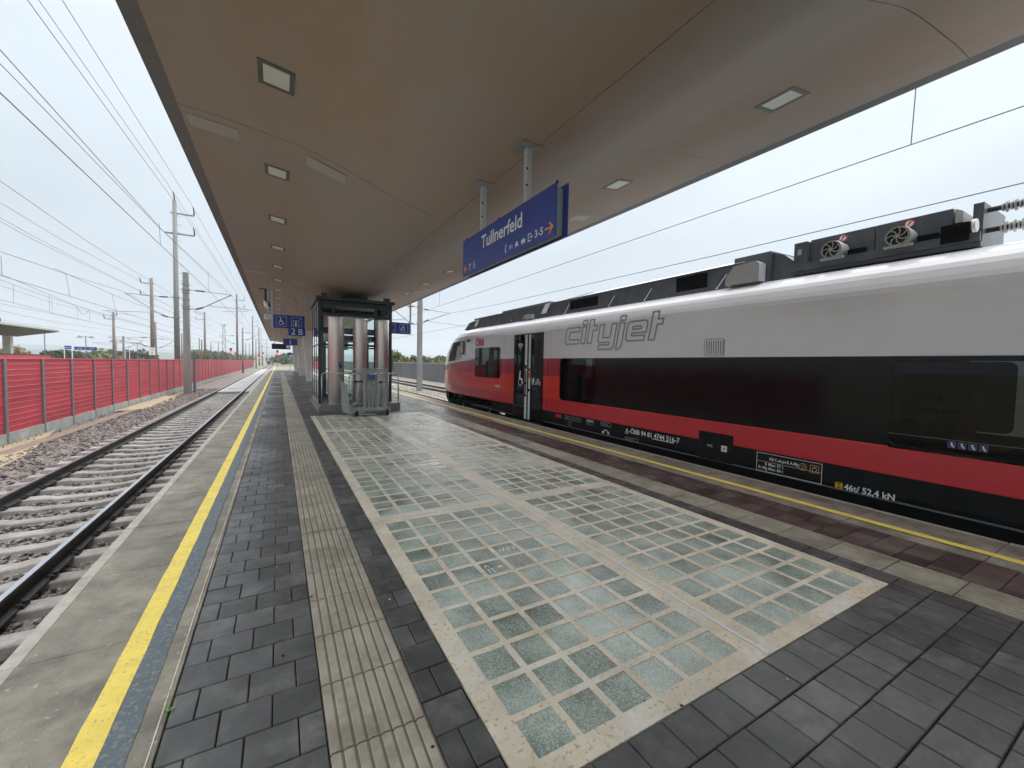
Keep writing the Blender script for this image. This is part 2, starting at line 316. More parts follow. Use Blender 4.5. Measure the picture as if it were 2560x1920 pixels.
# ---- platform body
b = MB(); b.box(-1.19, mir(-1.19), PY0, PY1, -.95, -.13)
b.box(.52, .775, PY0, PY1, -.13, -.012); b.box(3.94, mir(.52), PY0, PY1, -.13, -.012)
b.box(-.44, .2, PY0, PY1, -.13, -.012); b.box(mir(.2), mir(-.44), PY0, PY1, -.13, -.012)
b.box(.775, 3.94, PY0, 1.19, -.13, -.012); b.box(.775, 3.94, 12.93, PY1, -.13, -.012)
platform = tag(b.build('platform', 'joint'), kind='structure')
def in_view(p, pad=60):
    x, y, z = proj(p); return z > .2 and -pad < x < 2560+pad and -pad < y < 1920+pad
def chamfer_box(x0, x1, y0, y1, zt, zb, c, n=None):
    n = n or MB(); k = len(n.v)
    n.v += [(x0, y0, zb), (x1, y0, zb), (x1, y1, zb), (x0, y1, zb), (x0, y0, zt-c), (x1, y0, zt-c), (x1, y1, zt-c), (x0, y1, zt-c),
            (x0+c, y0+c, zt), (x1-c, y0+c, zt), (x1-c, y1-c, zt), (x0+c, y1-c, zt)]
    for q in ((0, 1, 5, 4), (1, 2, 6, 5), (2, 3, 7, 6), (3, 0, 4, 7), (4, 5, 9, 8), (5, 6, 10, 9), (6, 7, 11, 10), (7, 4, 8, 11), (8, 9, 10, 11)): n.f.append(tuple(k+i for i in q)); n.m.append(0)
    return n
# pavers: list of (x0, x1, y0, kind)
pav = []
def rows(xa, xb, ya, yb, off_a, kind, yoff=-.03):
    j = math.floor((ya-yoff)/.2+1e-6)
    while yoff+j*.2 < yb-1e-6:
        y0 = yoff+j*.2
        x = xa+(off_a if j % 2 else 0)
        cuts = [xa] + ([x] if x > xa+1e-6 else [])
        while cuts[-1] < xb-.03: cuts.append(min(xb, cuts[-1]+.2))
        for p, q in zip(cuts[:-1], cuts[1:]):
            if q-p > .04: pav.append((p, q, y0, kind))
        j += 1
YE = 61.0
rows(-.435, .165, .0, YE, .1, 'paver')
rows(mir(.165), mir(-.435), -.4, YE, .1, 'paver_red')
rows(.567, .773, .4, 12.95, .1, 'paver', -.01)
rows(3.944, mir(.567), -.2, 12.95, .1, 'paver', -.01)
rows(.773, 3.944, -.6, 1.19, .1, 'paver', -.01)
rows(.567, mir(.567), 12.95, YE, .1, 'paver', -.05)
def size_in_view(p):
    x0, x1, y0, k = p
    if not in_view(((x0+x1)/2, y0+.1, 0), 40): return 0
    z = proj(((x0+x1)/2, y0+.1, 0))[2]; return (x1-x0)*.2*CAMH/z**3
pav.sort(key=size_in_view, reverse=True)
shared = {}
rest = {'paver': [], 'paver_red': []}
for i, (x0, x1, y0, k) in enumerate(pav):
    if i < 300 and size_in_view((x0, x1, y0, k)) > 0:
        wd = round(x1-x0-.005, 3); key = (wd, k)
        if key not in shared: shared[key] = chamfer_box(0, wd, 0, .195, 0, -.055, .004).mesh('paver', k)
        o = link('paver', shared[key], platform); o.location = (x0+.0025, y0+.0025, random.gauss(0, .0011)); o.rotation_euler = (random.gauss(0, .003), random.gauss(0, .003), random.gauss(0, .003))
    elif y0 > -.5: rest[k].append((x0, x1, y0))
for k, lst in rest.items():
    b = MB(); tone = []
    for x0, x1, y0 in lst:
        n0 = len(b.f); z = random.gauss(0, .0008); chamfer_box(x0+.0025, x1-.0025, y0+.0025, y0+.1975, z, -.02, .004, b); tone += [random.uniform(-.2, .2)]*(len(b.f)-n0)
    o = b.build('paver_field', k, platform); o['kind'] = 'stuff'
    at = o.data.attributes.new('tone', 'FLOAT', 'FACE'); at.data.foreach_set('value', tone)
b = MB(); b.box(-.44, mir(-.44), YE, PY1, -.012, .002); b.build('end_paving', 'edge_concrete', platform)
# tactile tiles 0.4 x 0.4 with ribs along Y
b = MB(); n = 8; w_ = .396/n; b.box(0, .396, 0, .396, -.055, -.006, 1)
for i in range(n):
    x = i*w_; a = [(x+.002, -.006), (x+.008, 0), (x+w_-.012, 0), (x+w_-.006, -.006)]
    b.prism(a[::-1] if False else [(p, q) for p, q in a], .003, .393, 0)
tile = b.mesh('tactile_tile', ['tactile', 'tactile_dark'])
for xx in (.168, mir(.564)):
    y = 1.71-.4*5; k = 0; far = []
    while y < PY1-.4:
        if y < 30 and in_view((xx+.2, y+.2, 0), 150):
            o = link('tactile_tile', tile, platform); o.location = (xx, y+.002, random.gauss(0, .001)+.001)
        else: far.append(y)
        y += .4
    b = MB()
    for y in far: b.box(xx, xx+.396, y+.002, y+.398, -.02, .0)
    o = b.build('tactile_strip', 'tactile', platform); o['kind'] = 'stuff'
# edge slabs, 1 m long
for side in (0, 1):
    for j in range(-5, 112):
        y0 = .965+j; X = (lambda x: x) if side == 0 else mir
        if y0 < -3: continue
        b = MB(); g = .006
        xs = sorted((X(-1.16), X(-.438))); chamfer_box(xs[0], xs[1], y0+g/2, y0+1-g/2, 0, -.14, .004, b)
        xs = sorted((X(-1.24), X(-1.16))); n0 = len(b.f); chamfer_box(xs[0], xs[1], y0+g/2, y0+1-g/2, 0, -.14, .006, b)
        b.m = [0]*n0+[1]*(len(b.f)-n0)
        o = b.build('edge_slab', ['edge_concrete', 'edge_nose'], platform); o.location.z += random.gauss(0, .0012)
    b = MB(); b.box(-1.2, -1.19, PY0, PY1, -.95, -.14) if side == 0 else b.box(mir(-1.19), mir(-1.2), PY0, PY1, -.95, -.14)
    b.build('platform_wall', 'edge_concrete', platform)
def stripe(x0, x1, z, name, m, y0=-2, y1=PY1-1):
    b = MB(); ys = np.arange(y0, min(y1, 30), .12).tolist()+[y1]; e = [(random.gauss(0, .0016), random.gauss(0, .0016)) for _ in ys]
    for i in range(len(ys)-1): b.quad((x0+e[i][0], ys[i], z), (x1+e[i][1], ys[i], z), (x1+e[i+1][1], ys[i+1], z), (x0+e[i+1][0], ys[i+1], z))
    return b.build(name, m, platform)
stripe(-.735, -.630, .0050, 'yellow_line', 'yellow_paint'); stripe(-.630, -.527, .0046, 'blue_line', 'blue_paint')
stripe(mir(-.630), mir(-.735), .0050, 'yellow_line', 'yellow_paint')
b = MB(); b.box(-.462, -.457, -2, 60, -.01, .0042); b.build('edge_seam', 'slab_concrete', platform)

# ---- glass block panels (2 x 4)
P = .2295; BW = .191
bm_block = MB(); q_ = rrect(0, 0, BW, BW, .012, 2)
bm_block.poly([(x, y, -.0035) for x, y in q_], 0); bm_block.poly([(x, y, -.046) for x, y in q_], 2)
for i in range(len(q_)): a_, c_ = q_[i], q_[(i+1) % len(q_)]; bm_block.quad((*a_, -.0035), (*c_, -.0035), (*c_, -.046), (*a_, -.046), 1)
block = bm_block.mesh('glass_block', ['glass_top', 'glass_wall', 'glass_floor'])
where = ['', 'between the first and the lift end', '', '']
rowname = ['edged by dark pavers', 'second from the dark pavers', 'third from the dark pavers', 'nearest the lift']
colname = ['on the left track side', 'on the train side']
for ci in range(2):
    for ri in range(4):
        x0 = .777+ci*1.583; x1 = x0+1.577; y0 = 1.194+ri*2.932; y1 = y0+2.926
        lab = f'concrete panel of glass blocks {rowname[ri]}, {colname[ci]}'
        root = empty('glass_block_panel', ((x0+x1)/2, (y0+y1)/2, 0), lab, 'glass blocks', 'glass block panels in the platform')
        bx = x0+(1.577-5*P-BW)/2; by = y0+(2.926-11*P-BW)/2
        xc = [x0]+[v for i in range(6) for v in (bx+i*P, bx+i*P+BW)]+[x1]; yc = [y0]+[v for i in range(12) for v in (by+i*P, by+i*P+BW)]+[y1]
        b = MB()
        for i in range(len(xc)-1):
            for j in range(len(yc)-1):
                if i % 2 and j % 2:
                    a, c, d, e_ = xc[i], xc[i+1], yc[j], yc[j+1]
                    for p, q in (((a, d), (c, d)), ((c, d), (c, e_)), ((c, e_), (a, e_)), ((a, e_), (a, d))):
                        b.quad((*p, 0), (*q, 0), (*q, -.12), (*p, -.12))
                else: b.quad((xc[i], yc[j], 0), (xc[i+1], yc[j], 0), (xc[i+1], yc[j+1], 0), (xc[i], yc[j+1], 0))
        b.quad((x0, y0, -.05), (x1, y0, -.05), (x1, y0, 0), (x0, y0, 0)); b.quad((x0, y0, -.05), (x0, y0, 0), (x0, y1, 0), (x0, y1, -.05))
        b.build('concrete_grid', 'slab_concrete', root)
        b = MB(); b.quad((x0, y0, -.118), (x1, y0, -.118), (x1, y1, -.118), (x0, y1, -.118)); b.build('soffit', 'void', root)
        for i in range(6):
            for j in range(12):
                o = link('glass_block', block, root); o.location = (bx+i*P, by+j*P, random.gauss(0, .0008))
        if ci == 0 and ri == 0:
            gx = bx+3*P; gy = by+7*P
            M4 = plane((gx+.02, gy+.06, .001), (1, 0, 0), (0, 1, 0))
            Flat().stroke([(0, 0), (.02, .06), (.04, .01), (.06, .07), (.075, 0)], .007).stroke([(.09, 0), (.092, .07), (.12, .05), (.095, .035)], .007).stroke([(.155, .06), (.135, .05), (.155, .03), (.135, .01)], .007).build('chalk_writing', 'chalk', M4, root)
            M4 = plane((bx+2*P+.02, by+6*P+.05, .001), (1, 0, 0), (0, 1, 0))
            for f_ in (Flat().stroke([(0, .03), (.05, .03)], .006).stroke([(.01, .03), (.012, -.03)], .006).stroke([(.04, .03), (.045, -.03)], .006), Flat().stroke([(0, .06), (.02, .09), (.04, .06), (.02, .1)], .006), Flat().stroke([(.10, .02), (.12, .05), (.13, .015), (.095, .035), (.138, .038)], .006)):
                f_.build('chalk_drawing', 'chalk', M4, root)
b = MB(); ys = np.arange(1.2, 12.9, .1)
e = [random.gauss(0, .0025) for _ in ys]
for i in range(len(ys)-1): b.quad((2.347+e[i], ys[i], .0025), (2.369+e[i], ys[i], .0025), (2.369+e[i+1], ys[i+1], .0025), (2.347+e[i+1], ys[i+1], .0025))
for k in (1, 2, 3):
    y = 1.194+k*2.932-.003
    for x_ in np.arange(.8, 3.9, .1): b.quad((x_, y-.006, .002), (x_+.1, y-.006, .002), (x_+.1, y+random.uniform(.004, .014), .002), (x_, y+random.uniform(.004, .014), .002))
b.build('joint_sealant', 'white_joint', platform)
# a weed in the joint
root = empty('weed', (-.437, 2.27, 0), 'tiny green weed sprouting in the joint beside the platform edge slabs', 'weed')
b = MB()
for a, l in ((20, .026), (140, .024), (260, .02), (75, .016)):
    d = Vector((math.cos(R(a)), math.sin(R(a)), 0)); s = Vector((-d.y, d.x, 0)); p = Vector((-.437, 2.27, .002))
    b.poly([p, p+d*l*.5+s*l*.3+Vector((0, 0, .01)), p+d*l+Vector((0, 0, .009)), p+d*l*.5-s*l*.3+Vector((0, 0, .01))])
b.build('leaf', 'weed_green', root)

for i in range(46):
    x = random.uniform(-.4, 4.1); y = random.uniform(.6, 9.0)**1.0; r0 = random.uniform(.004, .010)
    b = MB(); b.poly([(x+r0*random.uniform(.8, 1.2)*math.cos(a), y+r0*random.uniform(.8, 1.2)*math.sin(a), .0042) for a in np.linspace(0, 6.28, 9)[:-1]]); b.build('gum_spot', 'joint' if i % 3 else 'cover_plate', platform)
# ---- tracks
def sleeper_mesh():
    prof = [(-1.3, -.025, .11), (-1.27, -.005, .11), (-1.05, .0, .11), (-.5, .0, .11), (-.32, -.028, .095), (.32, -.028, .095), (.5, 0, .11), (1.05, 0, .11), (1.27, -.005, .11), (1.3, -.025, .11)]
    b = MB()
    for x, z, hw in prof: b.v += [(x, -hw-.04, -.2), (x, -hw, z-.012), (x, -hw+.012, z), (x, hw-.012, z), (x, hw, z-.012), (x, hw+.04, -.2)]
    for i in range(len(prof)-1):
        for j in range(5): b.f.append((i*6+j, i*6+6+j, i*6+7+j, i*6+1+j)[::-1]); b.m.append(0)
    for i in (0, len(prof)-1): b.f.append(tuple(i*6+j for j in range(6)) if i == 0 else tuple(i*6+j for j in range(6))[::-1]); b.m.append(0)
    return b.mesh('sleeper', 'sleeper')
SLP = sleeper_mesh()
RP = [(-.075, -.172), (.075, -.172), (.075, -.160), (.016, -.140), (.009, -.12), (.009, -.050), (.034, -.038), (.036, -.012), (.026, 0), (-.026, 0), (-.036, -.012), (-.034, -.038), (-.009, -.050), (-.009, -.12), (-.016, -.140), (-.075, -.160)]
b = MB()
b.box(-.10, -.05, -.06, .06, 0, .022); b.tube([(-.10, -.045, .03), (-.045, -.045, .045), (-.03, 0, .028), (-.045, .045, .045), (-.10, .045, .03)], .009, 5); b.cyl((-.085, 0, .01), (-.085, 0, .055), .018, n=6)
CLIP = b.mesh('rail_clip', 'clip')
def track(xc, y0, y1, ys0, ys1, clips, nm_y=.59, ph=.17):
    b = MB(); b.box(xc-1.2, xc+1.2, y0, y1, -.94, -.90); t = tag(b.build('track', 'ballast'), kind='structure')
    for s in (-1, 1):
        b = MB(); x = xc+s*.7535; mf = [0]*16; mf[8] = 1; mf[7] = 0; mf[9] = 0
        b.prism([(x+p, -.55+q) for p, q in RP], y0, y1, 0, mf=mf); b.build('rail', ['rail_side', 'rail_top'], t)
    y = ys0
    while y < ys1:
        o = link('sleeper', SLP, t); o.location = (xc, y, -.728+random.gauss(0, .003)); o.rotation_euler.z = random.gauss(0, .004)
        if y < clips:
            for s in (-1, 1):
                for q in (-1, 1):
                    c_ = link('rail_clip', CLIP, t); c_.location = (xc+s*.7535, y, -.725); c_.rotation_euler.z = 0 if q == -1 else math.pi
        y += nm_y
    return t
TL = -2.882
tl = track(TL, -3, 400, 1.25, 34, 13.2)
tr = track(7.58, -8, 400, 18.6, 36, 0)
t3 = track(12.0, 10, 400, 24, 60, 0)
# infill panels between the rails of the left track further out
for (xa, xb) in ((TL-.70, TL+.70), (TL+.83, -1.3)):
    y = 33.5
    while y < 112:
        b = MB(); chamfer_box(xa, xb, y+.01, y+2.98, -.60, -.80, .03, b); b.build('crossing_panel', 'panel_grey', tl); y += 3
for y in (36.5, 46.5): 
    b = MB(); b.box(TL-.35, TL+.2, y, y+.35, -.599, -.594); b.build('panel_slot', 'rail_side', tl)
# ballast beds
def bed(name, prof, y0, y1, m, seg=1):
    b = MB()
    for (xa, za), (xb, zb) in zip(prof[:-1], prof[1:]): b.quad((xa, y0, za), (xb, y0, zb), (xb, y1, zb), (xa, y1, za))
    return tag(b.build(name, m), kind='structure')
bed('ballast_bed', [(-6.35, -.86), (-5.75, -.84), (-5.45, -.80), (-4.8, -.775), (-4.3, -.765), (-4.15, -.80), (-1.2, -.80)], -4, 420, 'ballast')
bed('ballast_bed', [(5.9, -.765), (9.2, -.765), (10.0, -.80), (10.8, -.77), (13.4, -.765), (14.2, -.72), (14.5, -.45)], -8, 420, 'ballast_pale')
b = MB(); b.box(-5.95, -5.62, 14.5, 120, -.86, -.80); tag(b.build('cable_duct', 'duct_cover'), 'brown concrete cable trough running along the red barrier', 'cable trough')
b = MB(); pts = [(-6.35, 9), (-4.95, 9), (-5.0, 12), (-5.3, 14.5), (-5.9, 17), (-6.35, 19)]
b.poly([(x, y, -.775-(abs(x)-5)*.04) for x, y in pts]); tag(b.build('sand_path', 'sand'), kind='structure')
b = MB(); b.poly([(x, y, -.79) for x, y in ((-6.3, 24), (-5.3, 25), (-5.2, 30), (-5.6, 33), (-6.3, 33))]); tag(b.build('sand_path', 'sand'), kind='structure')
# loose stones
def stones(name, n, fx, zf, smin, smax, seed):
    r = np.random.default_rng(seed); base = np.array([(1, 0, 0), (-1, 0, 0), (0, 1, 0), (0, -1, 0), (0, 0, 1), (0, 0, -1), (.7, .7, .6), (-.7, -.7, .5)], float)
    tri = np.array([(0, 6, 4), (6, 2, 4), (2, 1, 4), (1, 7, 4), (7, 3, 4), (3, 0, 4), (0, 2, 6), (2, 0, 5), (1, 2, 5), (3, 7, 1), (1, 5, 3), (0, 3, 5)])
    P0 = fx(r, n); n = len(P0); s = r.uniform(smin, smax, (n, 1, 1)); jit = base[None]*(1+r.normal(0, .28, (n, 8, 1)))*np.stack([r.uniform(.7, 1.3, n), r.uniform(.7, 1.3, n), r.uniform(.45, .8, n)], 1)[:, None, :]
    a = r.uniform(0, 6.28, n); ca, sa = np.cos(a), np.sin(a); q = jit.copy(); q[:, :, 0] = jit[:, :, 0]*ca[:, None]-jit[:, :, 1]*sa[:, None]; q[:, :, 1] = jit[:, :, 0]*sa[:, None]+jit[:, :, 1]*ca[:, None]
    tl_ = r.normal(0, .35, n); q[:, :, 2] += q[:, :, 0]*tl_[:, None]
    V = (q*s+np.concatenate([P0, zf(P0, r)[:, None]], 1)[:, None, :]).reshape(-1, 3); Fc = (tri[None]+np.arange(n)[:, None, None]*8).reshape(-1, 3)
    me = bpy.data.meshes.new(name); me.vertices.add(len(V)); me.vertices.foreach_set('co', V.ravel()); me.loops.add(Fc.size); me.loops.foreach_set('vertex_index', Fc.ravel().astype(np.int32))
    me.polygons.add(len(Fc)); me.polygons.foreach_set('loop_start', np.arange(0, Fc.size, 3, dtype=np.int32)); me.update(); me.validate()
    at = me.attributes.new('tone', 'FLOAT', 'FACE'); at.data.foreach_set('value', np.repeat(r.choice([-.55, -.35, -.15, 0, .25, .7], n), 12).astype(np.float32))
    me.materials.append(MATS['stone']); return tag(link(name, me), kind='stuff')
def fx_left(r, n):
    y = 2+38*r.uniform(0, 1, n)**1.5; x = r.uniform(-5.55, -1.22, n); ph_ = np.mod(y-1.25+.295, .59)-.295; k_ = ~((np.abs(ph_) < .165) & (np.abs(x-TL) < 1.33)); return np.stack([x, y], 1)[k_]
stones('ballast_stones', 46000, fx_left, lambda p, r: np.where(p[:, 0] < -4.25, -.775-(np.abs(p[:, 0])-4.25)*.03, -.80)+r.normal(0, .014, len(p)), .022, .045, 3)
def fx_right(r, n):
    y = 17+26*r.uniform(0, 1, n); x = r.uniform(8.4, 11.0, n); return np.stack([x, y], 1)
sr = stones('ballast_stones', 9000, fx_right, lambda p, r: -.78+r.normal(0, .014, len(p)), .025, .05, 4)
sr.data.materials.clear(); sr.data.materials.append(MATS['stone_pale'])
# ================================================================== CANOPY
CP = [(0, 3.85), (.2, 3.862), (.4, 3.90), (.75, 3.99), (1.1, 4.12), (1.4, 4.225), (1.8, 4.36), (2.2, 4.445), (2.7, 4.51), (3.0, 4.548), (3.37, 4.57)]
def cz(x):
    d = abs(x-XC)
    for (a, p), (b_, q) in zip(CP[:-1], CP[1:]):
        if d <= b_: return p+(q-p)*(d-a)/(b_-a)
    return 4.57
def _cr(d):                                   # smooth curve through the measured soffit points
    i = 0
    while i < len(CP)-2 and d > CP[i+1][0]: i += 1
    p = [CP[max(i-1, 0)], CP[i], CP[i+1], CP[min(i+2, len(CP)-1)]]; x0, x1 = p[1][0], p[2][0]; t = (d-x0)/(x1-x0)
    m0 = (p[2][1]-p[0][1])/(p[2][0]-p[0][0])*(x1-x0); m1 = (p[3][1]-p[1][1])/(p[3][0]-p[1][0])*(x1-x0)
    return (2*t**3-3*t*t+1)*p[1][1]+(t**3-2*t*t+t)*m0+(-2*t**3+3*t*t)*p[2][1]+(t**3-t*t)*m1
CP = [(d, _cr(d)) for d in np.linspace(0, 3.37, 41).tolist()]
root = empty('platform_canopy', (XC, 30, 3.85), 'curved brown concrete canopy over the island platform', 'canopy')
J0 = 3.85-2.45*5; NP = 33
for s in (-1, 1):
    prof = [(XC+s*max(d, .004), z) for d, z in CP]; top = [(XC+s*3.37, 4.70), (XC+s*1.8, 4.62), (XC+s*.004, 4.30)]
    poly = prof+top
    if s > 0: poly = poly[::-1]
    b = MB(); b.prism(poly[::-1], .003, 2.447); me = b.mesh('canopy_panel', 'canopy', True); me.set_sharp_from_angle(angle=R(20))
    n_ = len(CP)
    for k in range(NP):
        y = J0+k*2.45
        if y+2.45 > 76.5: break
        o = link('canopy_panel', me, root); o.location = (0, y, random.gauss(0, .0015))
    b = MB(); xs = sorted((XC+s*3.37, XC+s*3.535)); b.prism([(xs[0], 4.585), (xs[1], 4.578), (xs[1], 4.72), (xs[0], 4.72)], J0, 76.1); b.build('edge_trim', 'canopy_edge', root)
    b = MB(); p2 = [(x, z+.05) for x, z in prof]
    for (xa, za), (xb, zb) in zip(p2[:-1], p2[1:]): b.quad((xa, J0, za), (xb, J0, zb), (xb, 76.1, zb), (xa, 76.1, za))
    b.build('joint_backing', 'canopy_edge', root)
# flat cover plates on the soffit
def cover(x, y, wx, wy, nm='cover_plate', m='cover_plate', dz=.006):
    b = MB(); z0, z1 = cz(x-wx/2)-dz, cz(x+wx/2)-dz
    p = [(x-wx/2, y-wy/2, z0), (x+wx/2, y-wy/2, z1), (x+wx/2, y+wy/2, z1), (x-wx/2, y+wy/2, z0)]; q = [(a, c, d+dz) for a, c, d in p]
    b.poly(p[::-1]); [b.quad(p[i], p[(i+1) % 4], q[(i+1) % 4], q[i]) for i in range(4)]
    return b.build(nm, m, root)
for k in range(5):
    y = 6.62+k*9.8
    for x in (-.70, .62, 5.25): cover(x, y, .52 if x < 4 else .34, .30)
for k in range(7):
    cover(2.62, 10.6+k*4.9, .30, .22)
cover(4.0, 16.5, .5, .28); cover(5.0, 16.9, .34, .3)
# recessed lights
SLOPE = {}
def light(x, y, label, group):
    r_ = empty('ceiling_light', (x, y, cz(x)), label, 'ceiling light', group)
    def fr(hx, hy, dz): return [(x+i*hx, y+j*hy, cz(x+i*hx)-dz) for i, j in ((-1, -1), (1, -1), (1, 1), (-1, 1))]
    b = MB(); o_, i_ = fr(.165, .20, .006), fr(.118, .15, .006); up = fr(.165, .20, -.002)
    for k in range(4): q = (k+1) % 4; b.quad(o_[k], i_[k], i_[q], o_[q]); b.quad(up[k], o_[k], o_[q], up[q])
    b.build('frame', 'lamp_frame', r_)
    b = MB(); b.poly(fr(.118, .15, .004)[::-1]); b.build('lens', 'lamp_lens', r_)
for k in range(29):
    y = 2.55+2.45*(k-1)
    if y < 1: continue
    light(.0, y, 'small square recessed light in the row above the left tactile strip', 'recessed lights in the canopy')
    light(4.71, y, 'small square recessed light in the canopy row on the train side', 'recessed lights in the canopy')
# ---- columns
for k, y in enumerate((35.3, 48.7, 62.1)):
    r_ = empty('canopy_column', (XC, y, 0), ['broad pale concrete canopy column standing next beyond the glass lift', 'broad pale concrete canopy column, middle of the three beyond the lift', 'broad pale concrete canopy column, farthest of three from the lift'][k], 'column', 'concrete columns')
    b = MB(); lo = [(XC-.52, y), (XC-.45, y-.16), (XC+.45, y-.16), (XC+.52, y), (XC+.45, y+.16), (XC-.45, y+.16)]; hi = [(XC-.80, y+.5), (XC-.70, y+.2), (XC+.70, y+.2), (XC+.80, y+.5), (XC+.7, y+.8), (XC-.7, y+.8)]
    b.v = [(x, q, 0) for x, q in lo]+[(x, q, 3.92) for x, q in hi]; b.f = [(i, (i+1) % 6, 6+(i+1) % 6, 6+i) for i in range(6)]+[tuple(range(6))[::-1], tuple(range(6, 12))]; b.m = [0]*8
    b.build('shaft', 'column', r_)

# ================================================================== LIFT
LX0, LX1, LY0, LY1 = 1.10, 3.42, 14.5, 17.2
lift = empty('platform_lift', (2.3, 15.8, 0), 'glass and dark steel passenger lift shaft standing on the platform', 'lift')
b = MB(); b.box(1.10, 3.58, 13.93, 17.5, 0, .205); b.box(1.06, 1.10, 13.9, 17.5, .0, .13); b.build('plinth', 'plinth', lift)
b = MB(); b.box(1.02, 3.46, 14.25, 17.4, 3.52, 3.62); b.build('roof', 'dark_frame', lift)
b = MB(); b.box(1.9, 2.8, 15.6, 16.6, 3.62, 4.3); b.build('roof_shadow_block', 'dark_frame', lift)  # dark block standing in for the shadow between lift roof and canopy
for x, wx in ((LX0, .09), (1.52, .08), (2.83, .08), (LX1-.09, .09)):
    b = MB(); b.box(x, x+wx, LY0, LY0+.08, .205, 3.52); b.build('post', 'dark_frame', lift)
for y in (15.35, 16.25, LY1-.08):
    for x in (LX0, LX1-.05): b = MB(); b.box(x, x+.05, y, y+.06, .205, 3.52); b.build('post', 'dark_frame', lift)
for z, h in ((2.08, .07), (3.05, .09), (3.36, .16)):
    b = MB(); b.box(LX0+.09, LX1-.09, LY0+.012, LY0+.07, z, z+h); b.build('transom', 'dark_frame', lift)
for z, h in ((.205, .1), (2.08, .06), (3.40, .12)):
    for x in (LX0+.004, LX1-.05): b = MB(); b.box(x, x+.042, LY0+.08, LY1, z, z+h); b.build('transom', 'dark_frame' if z > .3 else 'galv', lift)
    b = MB(); b.box(LX0+.05, LX1-.05, LY1-.06, LY1-.01, z, z+h); b.build('transom', 'dark_frame', lift)
for xa, xb in ((LX0+.09, 1.52), (1.60, 2.83), (2.91, LX1-.09)):
    for za, zb in ((.25, 2.08), (2.15, 3.05), (3.14, 3.36)):
        b = MB(); b.quad((xa, LY0+.04, za), (xb, LY0+.04, za), (xb, LY0+.04, zb), (xa, LY0+.04, zb)); b.build('pane', 'lift_glass', lift)
for x in (LX0+.012, LX1-.012):
    for ya, yb in ((LY0+.08, 15.35), (15.41, 16.25), (16.31, LY1-.08)):
        for za, zb in ((.305, 2.08), (2.14, 3.40)):
            b = MB(); b.quad((x, ya, za), (x, yb, za), (x, yb, zb), (x, ya, zb)); b.build('pane', 'lift_glass', lift)
b = MB(); b.quad((LX0+.1, LY1-.03, .25), (LX1-.1, LY1-.03, .25), (LX1-.1, LY1-.03, 3.4), (LX0+.1, LY1-.03, 3.4)); b.build('pane', 'lift_glass', lift)
# things inside: car frame, doors, guide rails
b = MB(); b.box(1.45, 3.05, 15.0, 16.8, 2.30, 2.46); b.box(1.45, 3.05, 15.0, 16.8, .16, .24)
for x in (1.45, 2.97): b.box(x, x+.08, 15.0, 15.1, .24, 2.3); b.box(x, x+.08, 16.7, 16.8, .24, 2.3)
b.box(1.9, 2.0, 16.72, 16.78, .24, 2.3); b.build('lift_car', 'dark_frame', lift)
b = MB(); b.box(3.1, 3.2, 15.3, 15.45, .2, 3.5); b.box(1.25, 1.33, 15.3, 15.45, .2, 3.5); b.box(1.2, 3.3, 16.95, 17.05, 2.62, 2.75); b.box(1.2, 3.3, 15.2, 15.3, 2.62, 2.72); b.build('guide_rail', 'dark_frame', lift)
b = MB(); b.box(1.62, 2.05, 17.0, 17.04, .24, 2.2); b.build('door', 'galv_dull', lift)
b = MB(); b.box(2.06, 2.2, 16.0, 16.3, 2.0, 2.35); b.build('control_box', 'sign_grey', lift)
for x in (1.25, 3.2): b = MB(); b.box(x-.08, x+.08, 14.22, 14.45, 3.62, 3.72); b.build('camera', 'dark_frame', lift)
# steel tubes in front
for k, (x, rr) in enumerate(((1.60, .235), (2.33, .225), (3.03, .21))):
    r_ = empty('steel_tube', (x, 14.22, .205), ['upright brushed steel tube with a small blue notice, before the lift glass', 'middle upright brushed steel tube before the lift glass', 'upright brushed steel tube before the lift glass, behind the perforated strip'][k], 'steel tube', 'steel tubes before the lift')
    b = MB(); n = 40; prof = [(rr*.98, .205), (rr, .215), (rr, 2.85), (rr*1.05, 2.93), (rr*1.1, 2.97), (rr*1.07, 2.97), (rr*.95, 2.8)]
    for q, z in prof: b.v += [(x+q*math.cos(2*math.pi*i/n), 14.22+q*math.sin(2*math.pi*i/n), z) for i in range(n)]
    for i in range(len(prof)-1):
        for j in range(n): jj = (j+1) % n; b.f.append((i*n+j, i*n+jj, (i+1)*n+jj, (i+1)*n+j)); b.m.append(0)
    b.build('tube', 'steel', r_, True)
    b = MB(); b.cyl((x, 14.22, .2051), (x, 14.22, .225), rr*1.03, n=32); b.build('collar', 'galv', r_)
    if k == 0:
        b = MB(); b.box(1.655, 1.745, 13.975, 13.99, 1.36, 1.56); b.build('notice', 'purple_tag', r_)
        Flat().poly([(0, 0), (.05, 0), (.05, .02), (.02, .03)]).build('mark', 'sign_white', plane((1.675, 13.974, 1.5), (1, 0, 0), (0, 0, 1)), r_)
# handrail
r_ = empty('handrail', (2.35, 13.98, .2), 'grey tubular handrail fixed to the plinth before the lift', 'handrail')
b = MB(); b.tube([(1.16, 13.98, .205), (1.16, 13.98, 1.14), (1.18, 13.98, 1.18), (1.22, 13.98, 1.20), (3.46, 13.98, 1.20), (3.50, 13.98, 1.18), (3.52, 13.98, 1.14), (3.52, 13.98, .205)], .021, 10); b.build('rail', 'galv', r_, True)
b = MB()
for x in (1.16, 3.52): b.box(x-.05, x+.05, 13.94, 14.03, .205, .215)
b.build('foot', 'galv', r_)
